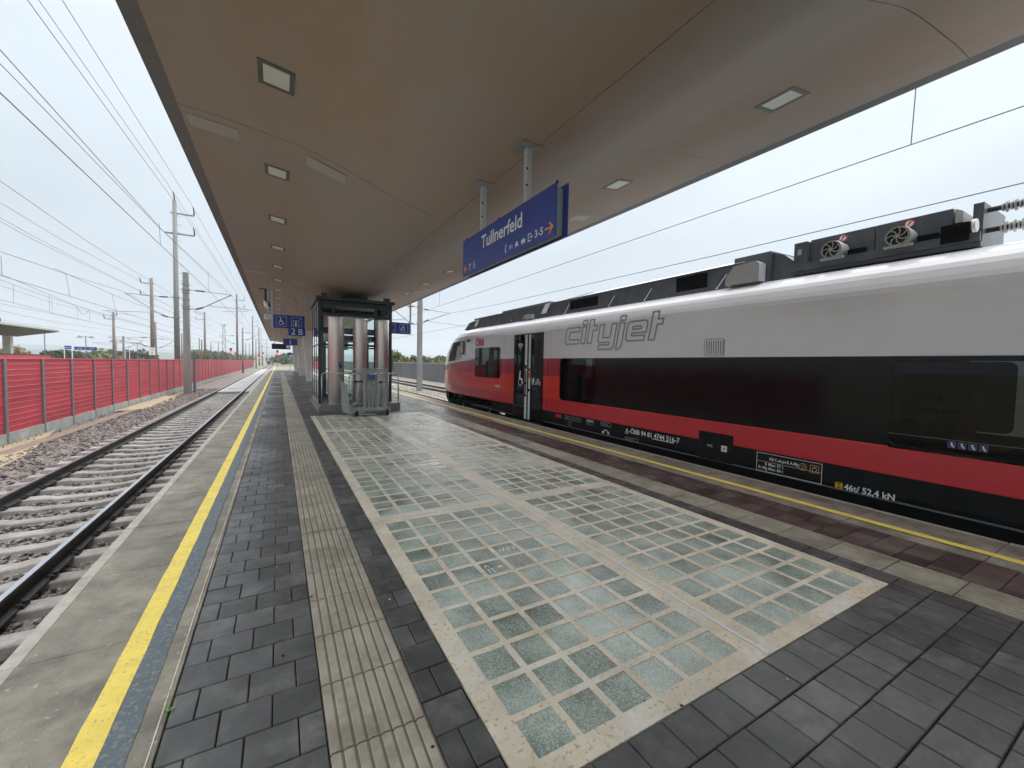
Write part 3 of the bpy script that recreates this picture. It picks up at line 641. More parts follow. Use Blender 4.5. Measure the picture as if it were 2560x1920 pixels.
# ---- mobile wheelchair lifter
cart = empty('wheelchair_lifter', (2.35, 12.6, 0), 'grey tubular mobile wheelchair lifter on small black wheels before the lift', 'lifter')
CY = 12.5
b = MB(); b.box(1.78, 2.92, CY-.02, CY+.62, .12, .17); b.box(1.80, 1.87, CY-.04, CY+.6, .07, .25); b.box(2.84, 2.91, CY-.04, CY+.6, .07, .25); b.box(2.0, 2.14, CY-.05, CY, .02, .26); b.build('chassis', 'galv_dull', cart)
for x in (1.95, 2.82):
    b = MB(); b.cyl((x-.03, CY-.02, .085), (x+.03, CY-.02, .085), .085, n=18); w_ = b.build('wheel', 'rubber', cart, False)
    b = MB(); b.cyl((x-.034, CY-.02, .085), (x+.034, CY-.02, .085), .04, n=12); b.build('rim', 'galv', w_)
def arc_loop(x0, x1, y, z0, z1, r=.09): return [(x0, y, z0), (x0, y, z1-r), (x0+r*.3, y, z1-r*.3), (x0+r, y, z1), (x1-r, y, z1), (x1-r*.3, y, z1-r*.3), (x1, y, z1-r), (x1, y, z0)]
b = MB(); b.tube(arc_loop(1.83, 2.85, CY+.02, .2, 1.37), .018, 9); b.build('frame_loop', 'galv', cart, True)
b = MB(); b.tube(arc_loop(1.83, 2.85, CY+.55, .2, 1.2), .018, 9); b.build('frame_loop', 'galv', cart, True)
b = MB(); b.box(2.14, 2.56, CY-.03, CY-.01, .24, 1.18); b.build('mast_cover', 'galv_dull', cart)
for x in (2.14, 2.52): b = MB(); b.box(x, x+.04, CY-.06, CY-.03, .1, 1.32); b.build('mast_channel', 'galv', cart)
for x in (2.24, 2.34, 2.44): b = MB(); b.cyl((x, CY-.045, .22), (x, CY-.045, 1.1), .011, n=8); b.build('guide_rod', 'galv', cart, True)
b = MB(); b.box(2.12, 2.58, CY-.075, CY-.035, 1.27, 1.345); b.build('top_bracket', 'galv_dull', cart)
b = MB(); b.box(2.27, 2.45, CY-.07, CY-.035, 1.06, 1.2); b.build('winch_box', 'blue_plastic', cart)
b = MB(); b.tube([(1.86, CY, 1.0), (2.12, CY, 1.0)], .026, 8); b.build('grip', 'rubber', cart, True)
b = MB(); b.tube([(2.56, CY, .98), (2.8, CY, .98)], .026, 8); b.build('grip', 'rubber', cart, True)
b = MB(); b.tube([(1.99, CY-.02, .35), (1.99, CY-.02, 1.0)], .014, 8); b.build('strut', 'galv', cart, True)
b = MB(); b.tube([(1.74, CY-.05, .22), (2.06, CY-.05, .55)], .014, 8); b.build('lever', 'galv', cart, True)
b = MB(); b.tube([(1.86, CY-.06, .10), (1.95, CY-.06, .18), (2.2, CY-.06, .19), (2.5, CY-.06, .21), (2.62, CY-.07, .15), (2.8, CY-.06, .23)], .013, 8); b.build('brake_linkage', 'galv', cart, True)
b = MB(); b.box(2.12, 2.5, CY-.14, CY-.02, .04, .07); b.build('foot_pedal', 'galv', cart)
b = MB(); b.poly([(1.52, CY-.0, 1.05), (1.66, CY-.02, .93), (1.80, CY-.05, .06), (1.56, CY+.0, .14)]); b.poly([(1.80, CY-.03, .06), (1.66, CY+.0, .93), (1.52, CY+.02, 1.05), (1.56, CY+.02, .14)]); b.quad((1.56, CY, .14), (1.80, CY-.05, .06), (1.80, CY-.03, .06), (1.56, CY+.02, .14)); b.quad((1.66, CY-.02, .93), (1.52, CY, 1.05), (1.52, CY+.02, 1.05), (1.66, CY, .93)); b.build('ramp_plate', 'galv_dull', cart)
for i in range(17):
    z = .27+i*.068; b = MB(); b.box(2.70, 2.80, CY-.03, CY-.01, z, z+.034); b.build('rack_tooth', 'galv', cart)
for x in (2.69, 2.81): b = MB(); b.box(x-.008, x+.008, CY-.03, CY-.005, .25, 1.45); b.build('rack_rail', 'galv_dull', cart)

# ================================================================== SIGNS
def board(name, label, cat, x0, x1, y, z0, z1, th=.10, m='sign_blue', group=None, side='sign_grey'):
    r_ = empty(name, ((x0+x1)/2, y, z0), label, cat, group)
    b = MB(); b.box(x0, x1, y, y+.012, z0, z1); b.build('face', m, r_); b = MB(); b.box(x0+.01, x1-.01, y+.014, y+th, z0+.012, z1-.012); b.build('casing', side, r_)
    return r_
def hang(r_, x, y, z, r=.028, pl=.09):
    b = MB(); b.box(x-r, x+r, y-r, y+r, z, cz(x)-.012); b.build('post', 'sign_grey', r_)
    b = MB(); b.box(x-pl, x+pl, y-pl, y+pl, cz(x)-.012, min(cz(x-pl), cz(x+pl))+.06); b.build('ceiling_plate', 'galv', r_)
FX = lambda o: plane(o, (1, 0, 0), (0, 0, 1))            # faces -Y
SX = lambda o: plane(o, (0, -1, 0), (0, 0, 1))           # faces -X, reads towards -Y
# station name sign
sg = empty('station_sign', (2.29, 4.27, 2.78), 'long blue station name sign reading Tullnerfeld hanging from two posts', 'sign')
b = MB(); b.box(2.235, 2.247, 3.17, 5.37, 2.78, 3.265); b.build('face', 'sign_blue', sg)
b = MB(); b.box(2.335, 2.347, 3.13, 5.37, 2.78, 3.265); b.build('face', 'sign_blue', sg)
b = MB(); b.box(2.249, 2.333, 3.20, 5.35, 2.80, 3.235); b.build('casing', 'sign_grey', sg)
for y in (3.78, 4.86): 
    b = MB(); b.box(2.262, 2.318, y-.032, y+.032, 3.236, cz(2.29)-.012); b.build('post', 'sign_grey', sg)
    b = MB(); b.box(2.17, 2.41, y-.12, y+.12, cz(2.29)-.014, cz(2.29)+.02); b.build('ceiling_plate', 'galv', sg)
    for z in (3.45, 3.62): b = MB(); b.cyl((2.262, y-.034, z), (2.262, y-.04, z), .012, n=8); b.build('bolt', 'rubber', sg)
for y in (3.2, 4.35, 5.3): b = MB(); b.box(2.25, 2.27, y-.012, y+.012, 3.265, 3.29); b.build('lug', 'rubber', sg)
text('Tullnerfeld', .222, SX((2.2335, 4.78, 3.03)), 'sign_white', sg, fit=1.0, bold=.003)
text('3-5', .105, SX((2.2335, 3.527, 2.845)), 'sign_white', sg, fit=.148, bold=.001)
Flat().stroke([(0, .04), (.12, .04)], .018).stroke([(.07, .09), (.125, .04), (.07, -.01)], .018).build('arrow', 'sign_orange', SX((2.2335, 3.34, 2.835)), sg)
Flat().stroke([(0, .04), (.10, .04)], .018).stroke([(.05, .09), (0, .04), (.05, -.01)], .018).build('arrow', 'sign_orange', SX((2.2335, 5.32, 2.83)), sg)
PM = SX((2.2335, 4.14, 2.852)); pg = lambda f: f.build('pictogram', 'sign_white', PM, sg)
pg(Flat().stroke([(.01, .05), (0, .0), (.02, -.015)], .014).disc(.012, .066, .010))
for u in (.10, .125, .155): pg(Flat().stroke([(u, .0), (u, .04)], .010))
pg(Flat().rect(.225, .0, .285, .03).rect(.237, .033, .273, .048).rect(.225, -.012, .234, 0).rect(.276, -.012, .285, 0))
pg(Flat().rect(.35, .005, .43, .034).rect(.362, .037, .418, .044).disc(.367, -.002, .010).disc(.413, -.002, .010))
pg(Flat().stroke([(.54, .06), (.49, .06), (.49, -.01), (.54, -.01)], .011).stroke([(.515, .025), (.565, .025)], .009).stroke([(.55, .04), (.568, .025), (.55, .01)], .009))
PM = SX((2.2335, 5.13, 2.845)); pg(Flat().stroke([(0, -.02), (0, .06), (-.02, .06), (.03, .06)], .013)); pg(wheelchair(Flat(), .13, .03, .12))
# accessibility sign left of the lift
Y = 17.4
r_ = board('lift_sign', 'blue sign with wheelchair and lift symbols hanging left of the glass lift', 'sign', -.16, .86, Y, 2.76, 3.24)
hang(r_, -.205, Y+.06, 2.76); hang(r_, .90, Y+.06, 2.76)
f = Flat(); f.frame(.09, .07, .42, .41, .008); wheelchair(f, .23, .235, .30); f.frame(.58, .07, .91, .41, .008)
f.frame(.64, .11, .82, .30, .012).disc(.73, .26, .022).stroke([(.73, .23), (.73, .13)], .05).poly([(.85, .34), (.88, .34), (.865, .38)]).poly([(.85, .14), (.88, .14), (.865, .10)])
f.build('pictogram', 'sign_white', FX((-.16, Y-.002, 2.76)), r_)
Y = 21.0
r_ = board('sector_sign', 'small blue sector sign reading 2 B half hidden below the lift sign', 'sign', .385, 1.06, Y, 2.69, 3.09); hang(r_, .73, Y+.05, 3.09, .02, .12)
text('2 B', .40, FX((.50, Y-.002, 2.745)), 'sign_white', r_, fit=.46, bold=.004)
Y = 32.0
r_ = board('information_sign', 'blue information sign with a white letter i hanging from the canopy', 'sign', .275, 1.13, Y, 2.61, 3.06); hang(r_, .7, Y+.05, 3.06, .02)
text('i', .36, FX((.70, Y-.002, 2.70)), 'sign_white', r_, align='CENTER', bold=.01)
Y = 42.0
r_ = board('display_board', 'black departure display board with a round clock hanging low from the canopy', 'display board', -.53, .93, Y, 2.55, 3.03, .25, 'board_dark', side='board_dark'); hang(r_, -.3, Y+.12, 3.03, .03); hang(r_, .7, Y+.12, 3.03, .03)
b = MB(); b.cyl((.74, Y-.02, 2.79), (.74, Y, 2.79), .16, n=24); b.build('clock', 'sign_white', r_)
Y = 72.0
r_ = board('sector_sign', 'small far blue sector sign reading 2 A on a pole past the columns', 'sign', 1.18, 1.88, Y, 2.38, 2.75)
text('2 A', .26, FX((1.53, Y-.002, 2.47)), 'sign_white', r_, align='CENTER')
b = MB(); b.cyl((1.53, Y+.06, 0), (1.53, Y+.06, 2.4), .05, n=10); b.build('post', 'sign_grey', r_)
Y = 17.2
r_ = board('lift_sign', 'blue sign with wheelchair and lift symbols hanging right of the glass lift', 'sign', 3.78, 4.80, Y, 2.76, 3.23)
hang(r_, 4.83, Y+.06, 2.76); hang(r_, 3.75, Y+.06, 2.76)
f = Flat(); f.frame(.09, .07, .42, .41, .008).disc(.36, .15, .02).poly([(.34, .34), (.37, .34), (.355, .38)]); f.frame(.60, .07, .93, .41, .008)
ww = Flat(); wheelchair(ww, -.74, .235, .30); f.p += [[(-x, y) for x, y in p][::-1] for p in ww.p]
f.build('pictogram', 'sign_white', FX((3.78, Y-.002, 2.76)), r_)
# 70 plate and camera
Y = 17.9
r_ = empty('speed_plate', (-.4, Y, 3.1), 'small white plate numbered 70 hanging beside the blue lift sign', 'plate')
b = MB(); b.box(-.46, -.22, Y, Y+.02, 3.10, 3.27); b.build('face', 'sign_white', r_); text('70', .15, FX((-.42, Y-.003, 3.13)), 'board_dark', r_)
b = MB(); b.cyl((-.34, Y+.02, 3.27), (-.34, Y+.02, cz(-.34)), .012, n=6); b.build('rod', 'galv', r_)
r_ = empty('surveillance_camera', (-.45, 20, 3.9), 'white surveillance camera on a dark bracket under the canopy left edge', 'camera')
b = MB(); b.box(-.49, -.41, 20.0, 20.08, 3.98, cz(-.45)); b.box(-.7, -.2, 20.0, 20.06, cz(-.45)-.03, cz(-.45)); b.build('bracket', 'dark_frame', r_)
b = MB(); b.cyl((-.48, 20.1, 4.0), (-.40, 19.75, 3.72), .07, n=12); b.build('housing', 'sign_white', r_); b = MB(); b.cyl((-.39, 19.9, 4.02), (-.30, 19.72, 3.78), .05, n=10); b.build('shroud', 'dark_frame', r_)
# ================================================================== TRAIN
TX = 7.58; HW = 1.40; SXF = TX-HW; YB = -22.0; YS = 13.62
train = empty('commuter_train', (TX, 0, -.55), 'white and red regional train with black windows standing at the platform', 'train')
OFF = [(2.5, 0), (2.56, .008), (2.62, .028), (2.70, .062), (2.76, .10), (2.82, .15), (2.865, .21), (2.90, .285), (2.925, .37)]
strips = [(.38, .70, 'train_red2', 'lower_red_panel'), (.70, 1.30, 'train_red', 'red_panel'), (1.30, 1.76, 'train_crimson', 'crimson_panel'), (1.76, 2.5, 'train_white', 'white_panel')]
holes = [(11.68, 13.59, 1.15, 2.12), (9.18, 10.78, -.2, 2.47), (YB, 8.40, .735, 1.735), (YB, 1.96, .70, 1.76)]
def holed(x, za, zb, ya, yb, flip):
    b = MB(); ys = sorted({ya, yb, *[min(max(v, ya), yb) for h in holes for v in h[:2]]}); zs = sorted({za, zb, *[min(max(v, za), zb) for h in holes for v in h[2:]]})
    for y0, y1 in zip(ys[:-1], ys[1:]):
        for z0, z1 in zip(zs[:-1], zs[1:]):
            ym, zm = (y0+y1)/2, (z0+z1)/2
            if any(h[0] < ym < h[1] and h[2] < zm < h[3] for h in holes): continue
            q = [(x, y1, z0), (x, y0, z0), (x, y0, z1), (x, y1, z1)]
            b.poly(q[::-1] if flip else q)
    return b
for s in (-1, 1):
    x = TX+s*HW
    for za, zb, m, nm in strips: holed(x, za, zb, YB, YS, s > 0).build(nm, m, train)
    b = MB(); prof = [(TX+s*(HW-o), z) for z, o in OFF]
    for (xa, za), (xb, zb) in zip(prof[:-1], prof[1:]):
        q = [(xa, YS, za), (xa, YB, za), (xb, YB, zb), (xb, YS, zb)]; b.poly(q[::-1] if s > 0 else q)
    b.build('roof_cove', 'train_white', train, True)
    # skirt with a rounded lower edge; open at the bogie
    for ya, yb in ((YB, 9.18), (10.78, 12.15)):
        b = MB()
        pr = [(0, .38), (0, .14), (.02, .09), (.07, .065), (.3, .06)]
        for (oa, za), (ob, zb) in zip(pr[:-1], pr[1:]):
            q = [(TX+s*(HW-oa-.004), yb, za), (TX+s*(HW-oa-.004), ya, za), (TX+s*(HW-ob-.004), ya, zb), (TX+s*(HW-ob-.004), yb, zb)]; b.poly(q if s > 0 else q[::-1])
        b.poly([(TX+s*(HW-o-.004), yb, z) for o, z in pr]+[(TX+s*.9, yb, .38)])
        b.build('skirt', 'train_skirt', train)
b = MB(); b.quad((TX-1.03, YB, 2.925), (TX+1.03, YB, 2.925), (TX+1.03, YS, 2.925), (TX-1.03, YS, 2.925)); b.build('roof_deck', 'train_white', train)
b = MB(); b.box(TX-1.15, TX+1.15, YB, 17.0, -.02, .04); b.box(TX-.9, TX+.9, YB, 12.2, -.38, -.02); b.build('underframe', 'under_dark', train)
b = MB(); b.box(TX-1.34, TX+1.34, YB, 14.0, 2.46, 2.49); b.build('interior_ceiling', 'interior_light', train)
b = MB(); b.box(TX-1.34, TX+1.34, YB, 14.0, .05, .08); b.build('interior_floor', 'interior', train)
b = MB(); b.box(TX-1.3, TX+1.3, 11.2, 11.25, .08, 2.46); b.box(TX-1.3, TX-.4, 8.75, 8.80, .08, 2.46); b.box(TX+.4, TX+1.3, 8.75, 8.80, .08, 2.46); b.build('partition', 'interior', train)
for y in (12.0, 12.9, 7.4, 1.4, .4):
    for x in (TX-1.1, TX+.25):
        b = MB(); b.box(x, x+.85, y, y+.45, .45, .58); b.prism([(y+.38, .55), (y+.5, .55), (y+.56, 1.25), (y+.46, 1.28)], x, x+.85, ax='x'); b.build('seat', 'seat_red', train)
for y in (8.0, 9.1): b = MB(); b.cyl((TX-.5, y, .08), (TX-.5, y, 2.46), .018, n=8); b.build('grab_pole', 'sign_orange' if y > 9 else 'fan_grey', train)
# --- glazing and black side panels (flush, 4 mm proud)
def pane(y0, y1, z0, z1, r, m, nm='window', x=SXF-.004, flip=False, parent=train, rim=None):
    b = MB(); b.poly([(x, -u, v) for u, v in rrect(-y1, z0, -y0, z1, r)][::(-1 if flip else 1)]); o = b.build(nm, m, parent)
    return o
pane(11.65, 13.62, 1.12, 2.15, .11, 'cab_glass'); pane(7.08, 8.43, .71, 1.757, .12, 'train_glass'); pane(-1.9, 1.96, .74, 1.757, .10, 'train_glass')
b = MB(); b.quad((SXF-.003, 7.20, .715), (SXF-.003, 1.945, .715), (SXF-.003, 1.945, 1.757), (SXF-.003, 7.20, 1.757)); b.build('black_panel', 'train_black', train)
b = MB(); b.quad((SXF-.003, -1.9, .715), (SXF-.003, YB, .715), (SXF-.003, YB, 1.757), (SXF-.003, -1.9, 1.757)); b.build('black_panel', 'train_black', train)
b = MB(); b.quad((SXF-.003, 1.97, .715), (SXF-.003, -1.9, .715), (SXF-.003, -1.9, .745), (SXF-.003, 1.97, .745)); b.build('window_rubber', 'train_skirt', train)
for (ya, yb, z) in ((-1.5, 1.97, .865),): b = MB(); b.box(SXF-.006, SXF-.004, ya, yb, z, z+.006); b.build('window_seam', 'interior', train)
for y0, y1 in ((11.65, 13.62), (7.08, 8.43), (1.5, 6.5), (-4, 1)):
    pane(y0, y1, .72 if y0 < 9 else 1.12, 1.75 if y0 < 9 else 2.15, .1, 'train_glass', x=TX+HW+.004, flip=True)
b = MB(); b.quad((TX+HW-.01, YB, .70), (TX+HW-.01, 8.43, .70), (TX+HW-.01, 8.43, 1.76), (TX+HW-.01, YB, 1.76))
for y in (9.07, 10.90, 11.42, 8.86):
    b = MB(); b.box(SXF-.0012, SXF+.001, y-.003, y+.003, .39, 2.5); b.build('panel_seam', 'letter_grey', train)
# --- door
dr = MB(); dr.poly([(SXF-.001, -u, v) for u, v in rrect(-10.78, -.02, -9.18, 2.46, .07)]); 
door = empty('door', (SXF, 9.98, 0)); adopt(door, train); door['label'] = 'black double door with white edge strips and wheelchair, pram and bicycle symbols'
for y0, y1 in ((10.0, 10.77), (9.19, 9.94)):
    b = MB(); xx = SXF+.012
    zz = [(-.0, .36), (2.30, 2.455)]
    for z0, z1 in zz: b.box(xx, xx+.03, y0, y1, z0, z1)
    b.box(xx, xx+.03, y0, y0+.10, .36, 2.30); b.box(xx, xx+.03, y1-.10, y1, .36, 2.30); b.build('leaf_frame', 'train_black', door)
    pane(y0+.02, y1-.02, .02, 2.44, .03, 'cab_glass', 'leaf_glass', x=SXF+.009, parent=door)
for y0, y1 in ((10.02, 10.13), (9.84, 9.93)):
    b = MB(); b.box(SXF-.002, SXF+.008, y0, y1, .02, 2.44); b.build('edge_strip', 'sign_white', door)
b = MB(); b.box(SXF+.004, SXF+.02, 9.935, 10.015, .0, 2.45); b.build('rubber_seal', 'rubber', door)
b = MB()
for y, z0, z1 in ((10.075, .75, 1.02), (10.075, 1.08, 1.42)): b.box(SXF-.008, SXF-.003, y-.025, y+.025, z0, z1)
b.build('grab_recess', 'train_black', door)
for y, z in ((10.075, 1.05), (10.075, .70), (9.885, .86)): b = MB(); b.cyl((SXF-.012, y, z), (SXF-.002, y, z), .042, n=16); b.build('button', 'train_black', door)
b = MB(); b.box(SXF-.004, SXF-.002, 9.85, 9.92, 1.20, 1.36); b.build('sticker', 'letter_red', door); b = MB(); b.box(SXF-.004, SXF-.002, 9.85, 9.92, 1.40, 1.48); b.build('sticker', 'train_black', door); b = MB(); b.box(SXF-.004, SXF-.0021, 10.03, 10.12, 1.46, 1.58); b.build('sticker', 'train_black', door)
PX = SXF-.0065
f = Flat(); f.disc(0, 0, .022)
for r0 in (.07, .12, .17): f.arc(0, 0, r0, 45, 135, .028)
f.build('symbol', 'sign_white', SX((SXF+.003, 10.41, 2.02)), door)
f = Flat(); f.disc(.02, .33, .035).stroke([(.01, .28), (-.01, .12)], .07).stroke([(0, .13), (.13, .12), (.17, .0)], .05).arc(.03, .03, .10, 0, 360, .022).stroke([(0, .22), (.05, .14)], .03); f.build('symbol', 'sign_white', SX((SXF+.003, 10.42, 1.04)), door)
f = Flat(); f.poly([(-.02, .12), (.11, .12), (.11, .18), (.07, .20), (.05, .12)]).poly([(-.02, .13), (.12, .13), (.10, .07), (.02, .07)]).stroke([(-.05, .19), (-.01, .12)], .012).ring(.02, .03, .028, .012).ring(.09, .03, .028, .012)
f.ring(.22, .045, .045, .013).ring(.38, .045, .045, .013).stroke([(.22, .045), (.27, .13), (.34, .13), (.30, .05), (.22, .045)], .013).stroke([(.38, .045), (.33, .16), (.36, .17)], .013).stroke([(.25, .15), (.29, .15)], .016); f.build('symbol', 'sign_white', SX((SXF+.003, 9.74, 1.03)), door)
for y0, y1, z in ((10.23, 10.53, .89), (9.44, 9.72, .88)): b = MB(); b.box(SXF+.003, SXF+.006, y0, y1, z, z+.065); b.build('sticker', 'purple_tag', door)
b = MB(); b.box(SXF-.02, SXF+.0, 8.30, 11.66, 2.485, 2.50); b.build('drip_rail', 'train_white', train)
b = MB(); b.box(SXF-.06, SXF+.06, 9.18, 10.78, -.06, -.025); b.build('door_step', 'under_dark', train)
# --- nose
lev = [(.38, .38, 18.82, 1.40), (.70, .72, 18.98, 1.40), (1.30, 1.27, 19.0, 1.40), (1.76, 1.42, 18.95, 1.40), (1.84, 1.53, 18.92, 1.40), (2.15, 2.0, 18.6, 1.395), (2.46, 2.44, 17.95, 1.385), (2.5, 2.5, 17.8, 1.38), (2.62, 2.62, 17.5, 1.365), (2.76, 2.76, 17.15, 1.295), (2.865, 2.865, 16.9, 1.185), (2.925, 2.925, 16.7, 1.03)]
ts = [0, .12, .25, .38, .5, .6, .68, .76, .83, .89, .94, .975, .993, 1.0]
def npt(i, t, s):
    z0, z1, yf, wd = lev[i]; return (TX+s*wd*max(0, 1-t**2.7)**(1/2.1), YS+(yf-YS)*t, z0+(z1-z0)*(t**.9 if t else 0))
parts = {}
for s in (-1, 1):
    for i in range(len(lev)-1):
        for k in range(len(ts)-1):
            t = (ts[k]+ts[k+1])/2
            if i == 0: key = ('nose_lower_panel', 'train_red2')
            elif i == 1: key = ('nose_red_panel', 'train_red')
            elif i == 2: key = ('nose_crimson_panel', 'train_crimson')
            elif i in (4, 5) and .25 < t < .68: key = ('cab_window', 'cab_glass')
            elif i in (4, 5) and t > .93: key = ('windscreen', 'train_black')
            else: key = ('nose_shell', 'train_white')
            q = [npt(i, ts[k+1], s), npt(i, ts[k], s), npt(i+1, ts[k], s), npt(i+1, ts[k+1], s)]
            parts.setdefault(key, MB()).poly(q[::-1] if s > 0 else q)
for (nm, m), b in parts.items(): b.build(nm, m, train, True)
b = MB(); pts = [npt(len(lev)-1, t, -1) for t in ts]+[npt(len(lev)-1, t, 1) for t in ts[::-1]]
for k in range(len(ts)-1): b.quad(npt(len(lev)-1, ts[k], -1), npt(len(lev)-1, ts[k], 1), npt(len(lev)-1, ts[k+1], 1), npt(len(lev)-1, ts[k+1], -1))
b.build('nose_roof', 'train_white', train)
def sk(t, z, s, inn=0): 
    x, y, _ = npt(0, t, s); return (TX+(x-TX)*(1-inn), y-.35*inn*3, z)
b = MB()
for s in (-1, 1):
    for k in range(len(ts)-1):
        if ts[k] < .55: continue
        for (z0, i0), (z1, i1) in (((-.30, .16), (.02, .04)), ((.02, .04), (.38, .004))):
            q = [sk(ts[k+1], z0, s, i0), sk(ts[k], z0, s, i0), sk(ts[k], z1, s, i1), sk(ts[k+1], z1, s, i1)]; b.poly(q[::-1] if s > 0 else q)
b.build('front_skirt', 'train_skirt', train)
b = MB(); b.box(TX-1.0, TX+1.0, 15.9, 16.0, .05, 2.4); b.box(TX-.9, TX+.9, 16.7, 17.5, .1, 1.25); b.build('cab_desk', 'interior', train)
b = MB(); b.box(SXF-.03, SXF+.0, 14.62, 14.98, 1.93, 2.45); mr_ = b.build('mirror_window', 'train_black', train); b = MB(); b.box(SXF-.034, SXF-.03, 14.68, 14.92, 1.98, 2.40); b.build('mirror_reflection', 'sign_grey', mr_)  # pale plate: the bright reflection in the cab mirror put into its colour
b = MB(); b.cyl((SXF-.05, 14.2, 2.46), (SXF+.02, 14.2, 2.46), .075, n=14); b.cyl((SXF-.045, 14.2, 2.46), (SXF-.06, 14.12, 2.44), .05, n=10); b.build('rear_view_camera', 'train_roof', train)
# --- bogie
bog = empty('bogie', (TX, 14.6, -.55)); adopt(bog, train)
for y in (13.45, 15.85):
    for x in (TX-.86, TX+.73):
        b = MB(); b.cyl((x, y, -.12), (x+.13, y, -.12), .43, n=28); wl = b.build('wheel', 'under_dark', bog)
        b = MB(); b.cyl((x-.02 if x < TX else x+.13, y, -.12), (x if x < TX else x+.15, y, -.12), .14, n=14); b.build('hub', 'train_skirt', bog)
    b = MB(); b.cyl((TX-.8, y, -.12), (TX+.8, y, -.12), .08, n=10); b.build('axle', 'under_dark', bog)
for x in (TX-1.12, TX+1.0):
    b = MB(); b.box(x, x+.12, 13.2, 16.1, -.02, .12); b.box(x-.03, x+.15, 14.3, 15.0, -.22, .12); b.build('side_frame', 'under_dark', bog)
    for y in (13.45, 15.85): b = MB(); b.box(x-.04, x+.16, y-.16, y+.16, -.25, .05); b.cyl((x+.02, y-.35, -.15), (x+.02, y-.35, .2), .09, n=12); b.cyl((x+.02, y+.35, -.15), (x+.02, y+.35, .2), .09, n=12); b.build('axle_box', 'train_skirt', bog)
    for y in (12.95, 14.62, 15.35): b = MB(); b.cyl((x+.02, y, -.35), (x+.02, y, .1), .022, n=8); b.build('damper', 'fan_grey', bog)
# --- cityjet logo, outline letters drawn on the white panel
g = .30
GL = {'c': ([[(0, .12), (0, .88), (.12, 1), (1, 1), (1, .74), (.33, .74), (.28, .70), (.28, .30), (.33, .26), (1, .26), (1, 0), (.12, 0)]], 1.0),
      'i': ([[(0, 0), (0, 1), (.28, 1), (.28, 0)], [(0, 1.12), (0, 1.36), (.28, 1.36), (.28, 1.12)]], .28),
      't': ([[(0, 0), (0, 1.36), (.28, 1.36), (.28, 1.0), (.52, 1.0), (.52, .74), (.28, .74), (.28, 0)]], .52),
      'y': ([[(0, 1), (.28, 1), (.28, .30), (.33, .26), (.67, .26), (.72, .30), (.72, 1), (1, 1), (1, -.28), (.88, -.40), (.12, -.40), (.12, -.14), (.68, -.14), (.72, -.10), (.72, 0), (.12, 0), (0, .12)]], 1.0),
      'j': ([[(.0, -.40), (.0, 1), (.28, 1), (.28, -.25), (.14, -.40)], [(0, 1.12), (0, 1.36), (.28, 1.36), (.28, 1.12)]], .28),
      'e': ([[(.12, 0), (0, .12), (0, .88), (.12, 1), (.88, 1), (1, .88), (1, .40), (.28, .40), (.28, .30), (.33, .26), (.95, .26), (.95, 0)], [(.28, .60), (.28, .70), (.33, .74), (.67, .74), (.72, .70), (.72, .60)]], 1.0)}
f = Flat(); SC = .385; SHEAR = .19; u = 0
def sh(p): return ((p[0]*1.22+p[1]*SHEAR)*SC, p[1]*SC)
adv = 0
for ch in 'cityjet':
    loops, wd = GL[ch]
    for lp in loops: f.stroke([sh((adv+x, y)) for x, y in lp], .034, True)
    adv += wd+.17
wid = (adv-.17)*1.22*SC+SHEAR*SC
tot = 3.0; k = tot/wid; f.p = [[(x*k, y) for x, y in p] for p in f.p]
f.build('logo', 'logo_grey', SX((SXF-.004, 8.25, 2.10)), train)
# --- other lettering (reads towards -Y)
text('ÖBB', .33, SX((SXF-.004, 13.59, 2.225)), 'letter_red', train, fit=.72, bold=.014)
text('VOR', .12, SX((SXF-.004, 12.0, .83)), 'sign_white', train, fit=.35, shear=.2, bold=.006); text('Ein Zug des', .04, SX((SXF-.004, 12.28, .85)), 'sign_white', train)
Flat().ring(0, 0, .05, .014).build('emblem', 'roof_lid', SX((SXF-.004, 12.25, .68)), train)
SKX = SXF-.0045
SK = lambda y, z: SX((SXF-.001, y, z))
text('A', .13, SK(6.12, .235), 'sign_white', train, fit=.085, bold=.002); Flat().rect(0, 0, .09, .012).build('underline', 'sign_white', SK(6.13, .215), train)
text('-ÖBB 94 81 4744 516-7', .13, SK(6.02, .235), 'sign_white', train, fit=1.21, bold=.0025)
Flat().rect(0, 0, .50, .014).build('underline', 'sign_white', SK(5.43, .212), train)
f = Flat(); f.frame(0, 0, .35, .055, .006); f.build('frame_mark', 'fan_grey', SK(6.12, .09), train); text('REV B 28.02.24', .036, SK(6.10, .105), 'fan_grey', train)
b = MB(); b.box(SXF-.003, SXF+.001, 8.32, 8.56, .25, .34); b.build('red_label', 'letter_red', train)
Flat().frame(0, 0, .62, .085, .007).build('frame_mark', 'fan_grey', SK(8.18, .25), train); text('160  A', .075, SK(8.15, .265), 'fan_grey', train)
f = Flat()
for i in range(6): f.rect(.30+i*.05, .012, .304+i*.05, .075)
f.rect(.30, .045, .60, .049).build('grid_mark', 'fan_grey', SK(8.18, .25), train)
text('16.24m', .05, SK(8.05, .175), 'fan_grey', train); text('75.15m', .05, SK(8.05, .115), 'fan_grey', train)
f = Flat(); f.frame(0, 0, .24, .105, .006).rect(0, .055, .24, .105).build('frame_mark', 'fan_grey', SK(7.35, .24), train); text('7° R', .05, SK(7.31, .25), 'fan_grey', train)
Flat().frame(0, 0, .31, .075, .007).build('frame_mark', 'fan_grey', SK(6.86, .28), train); text('R 125m', .065, SK(6.84, .293), 'fan_grey', train)
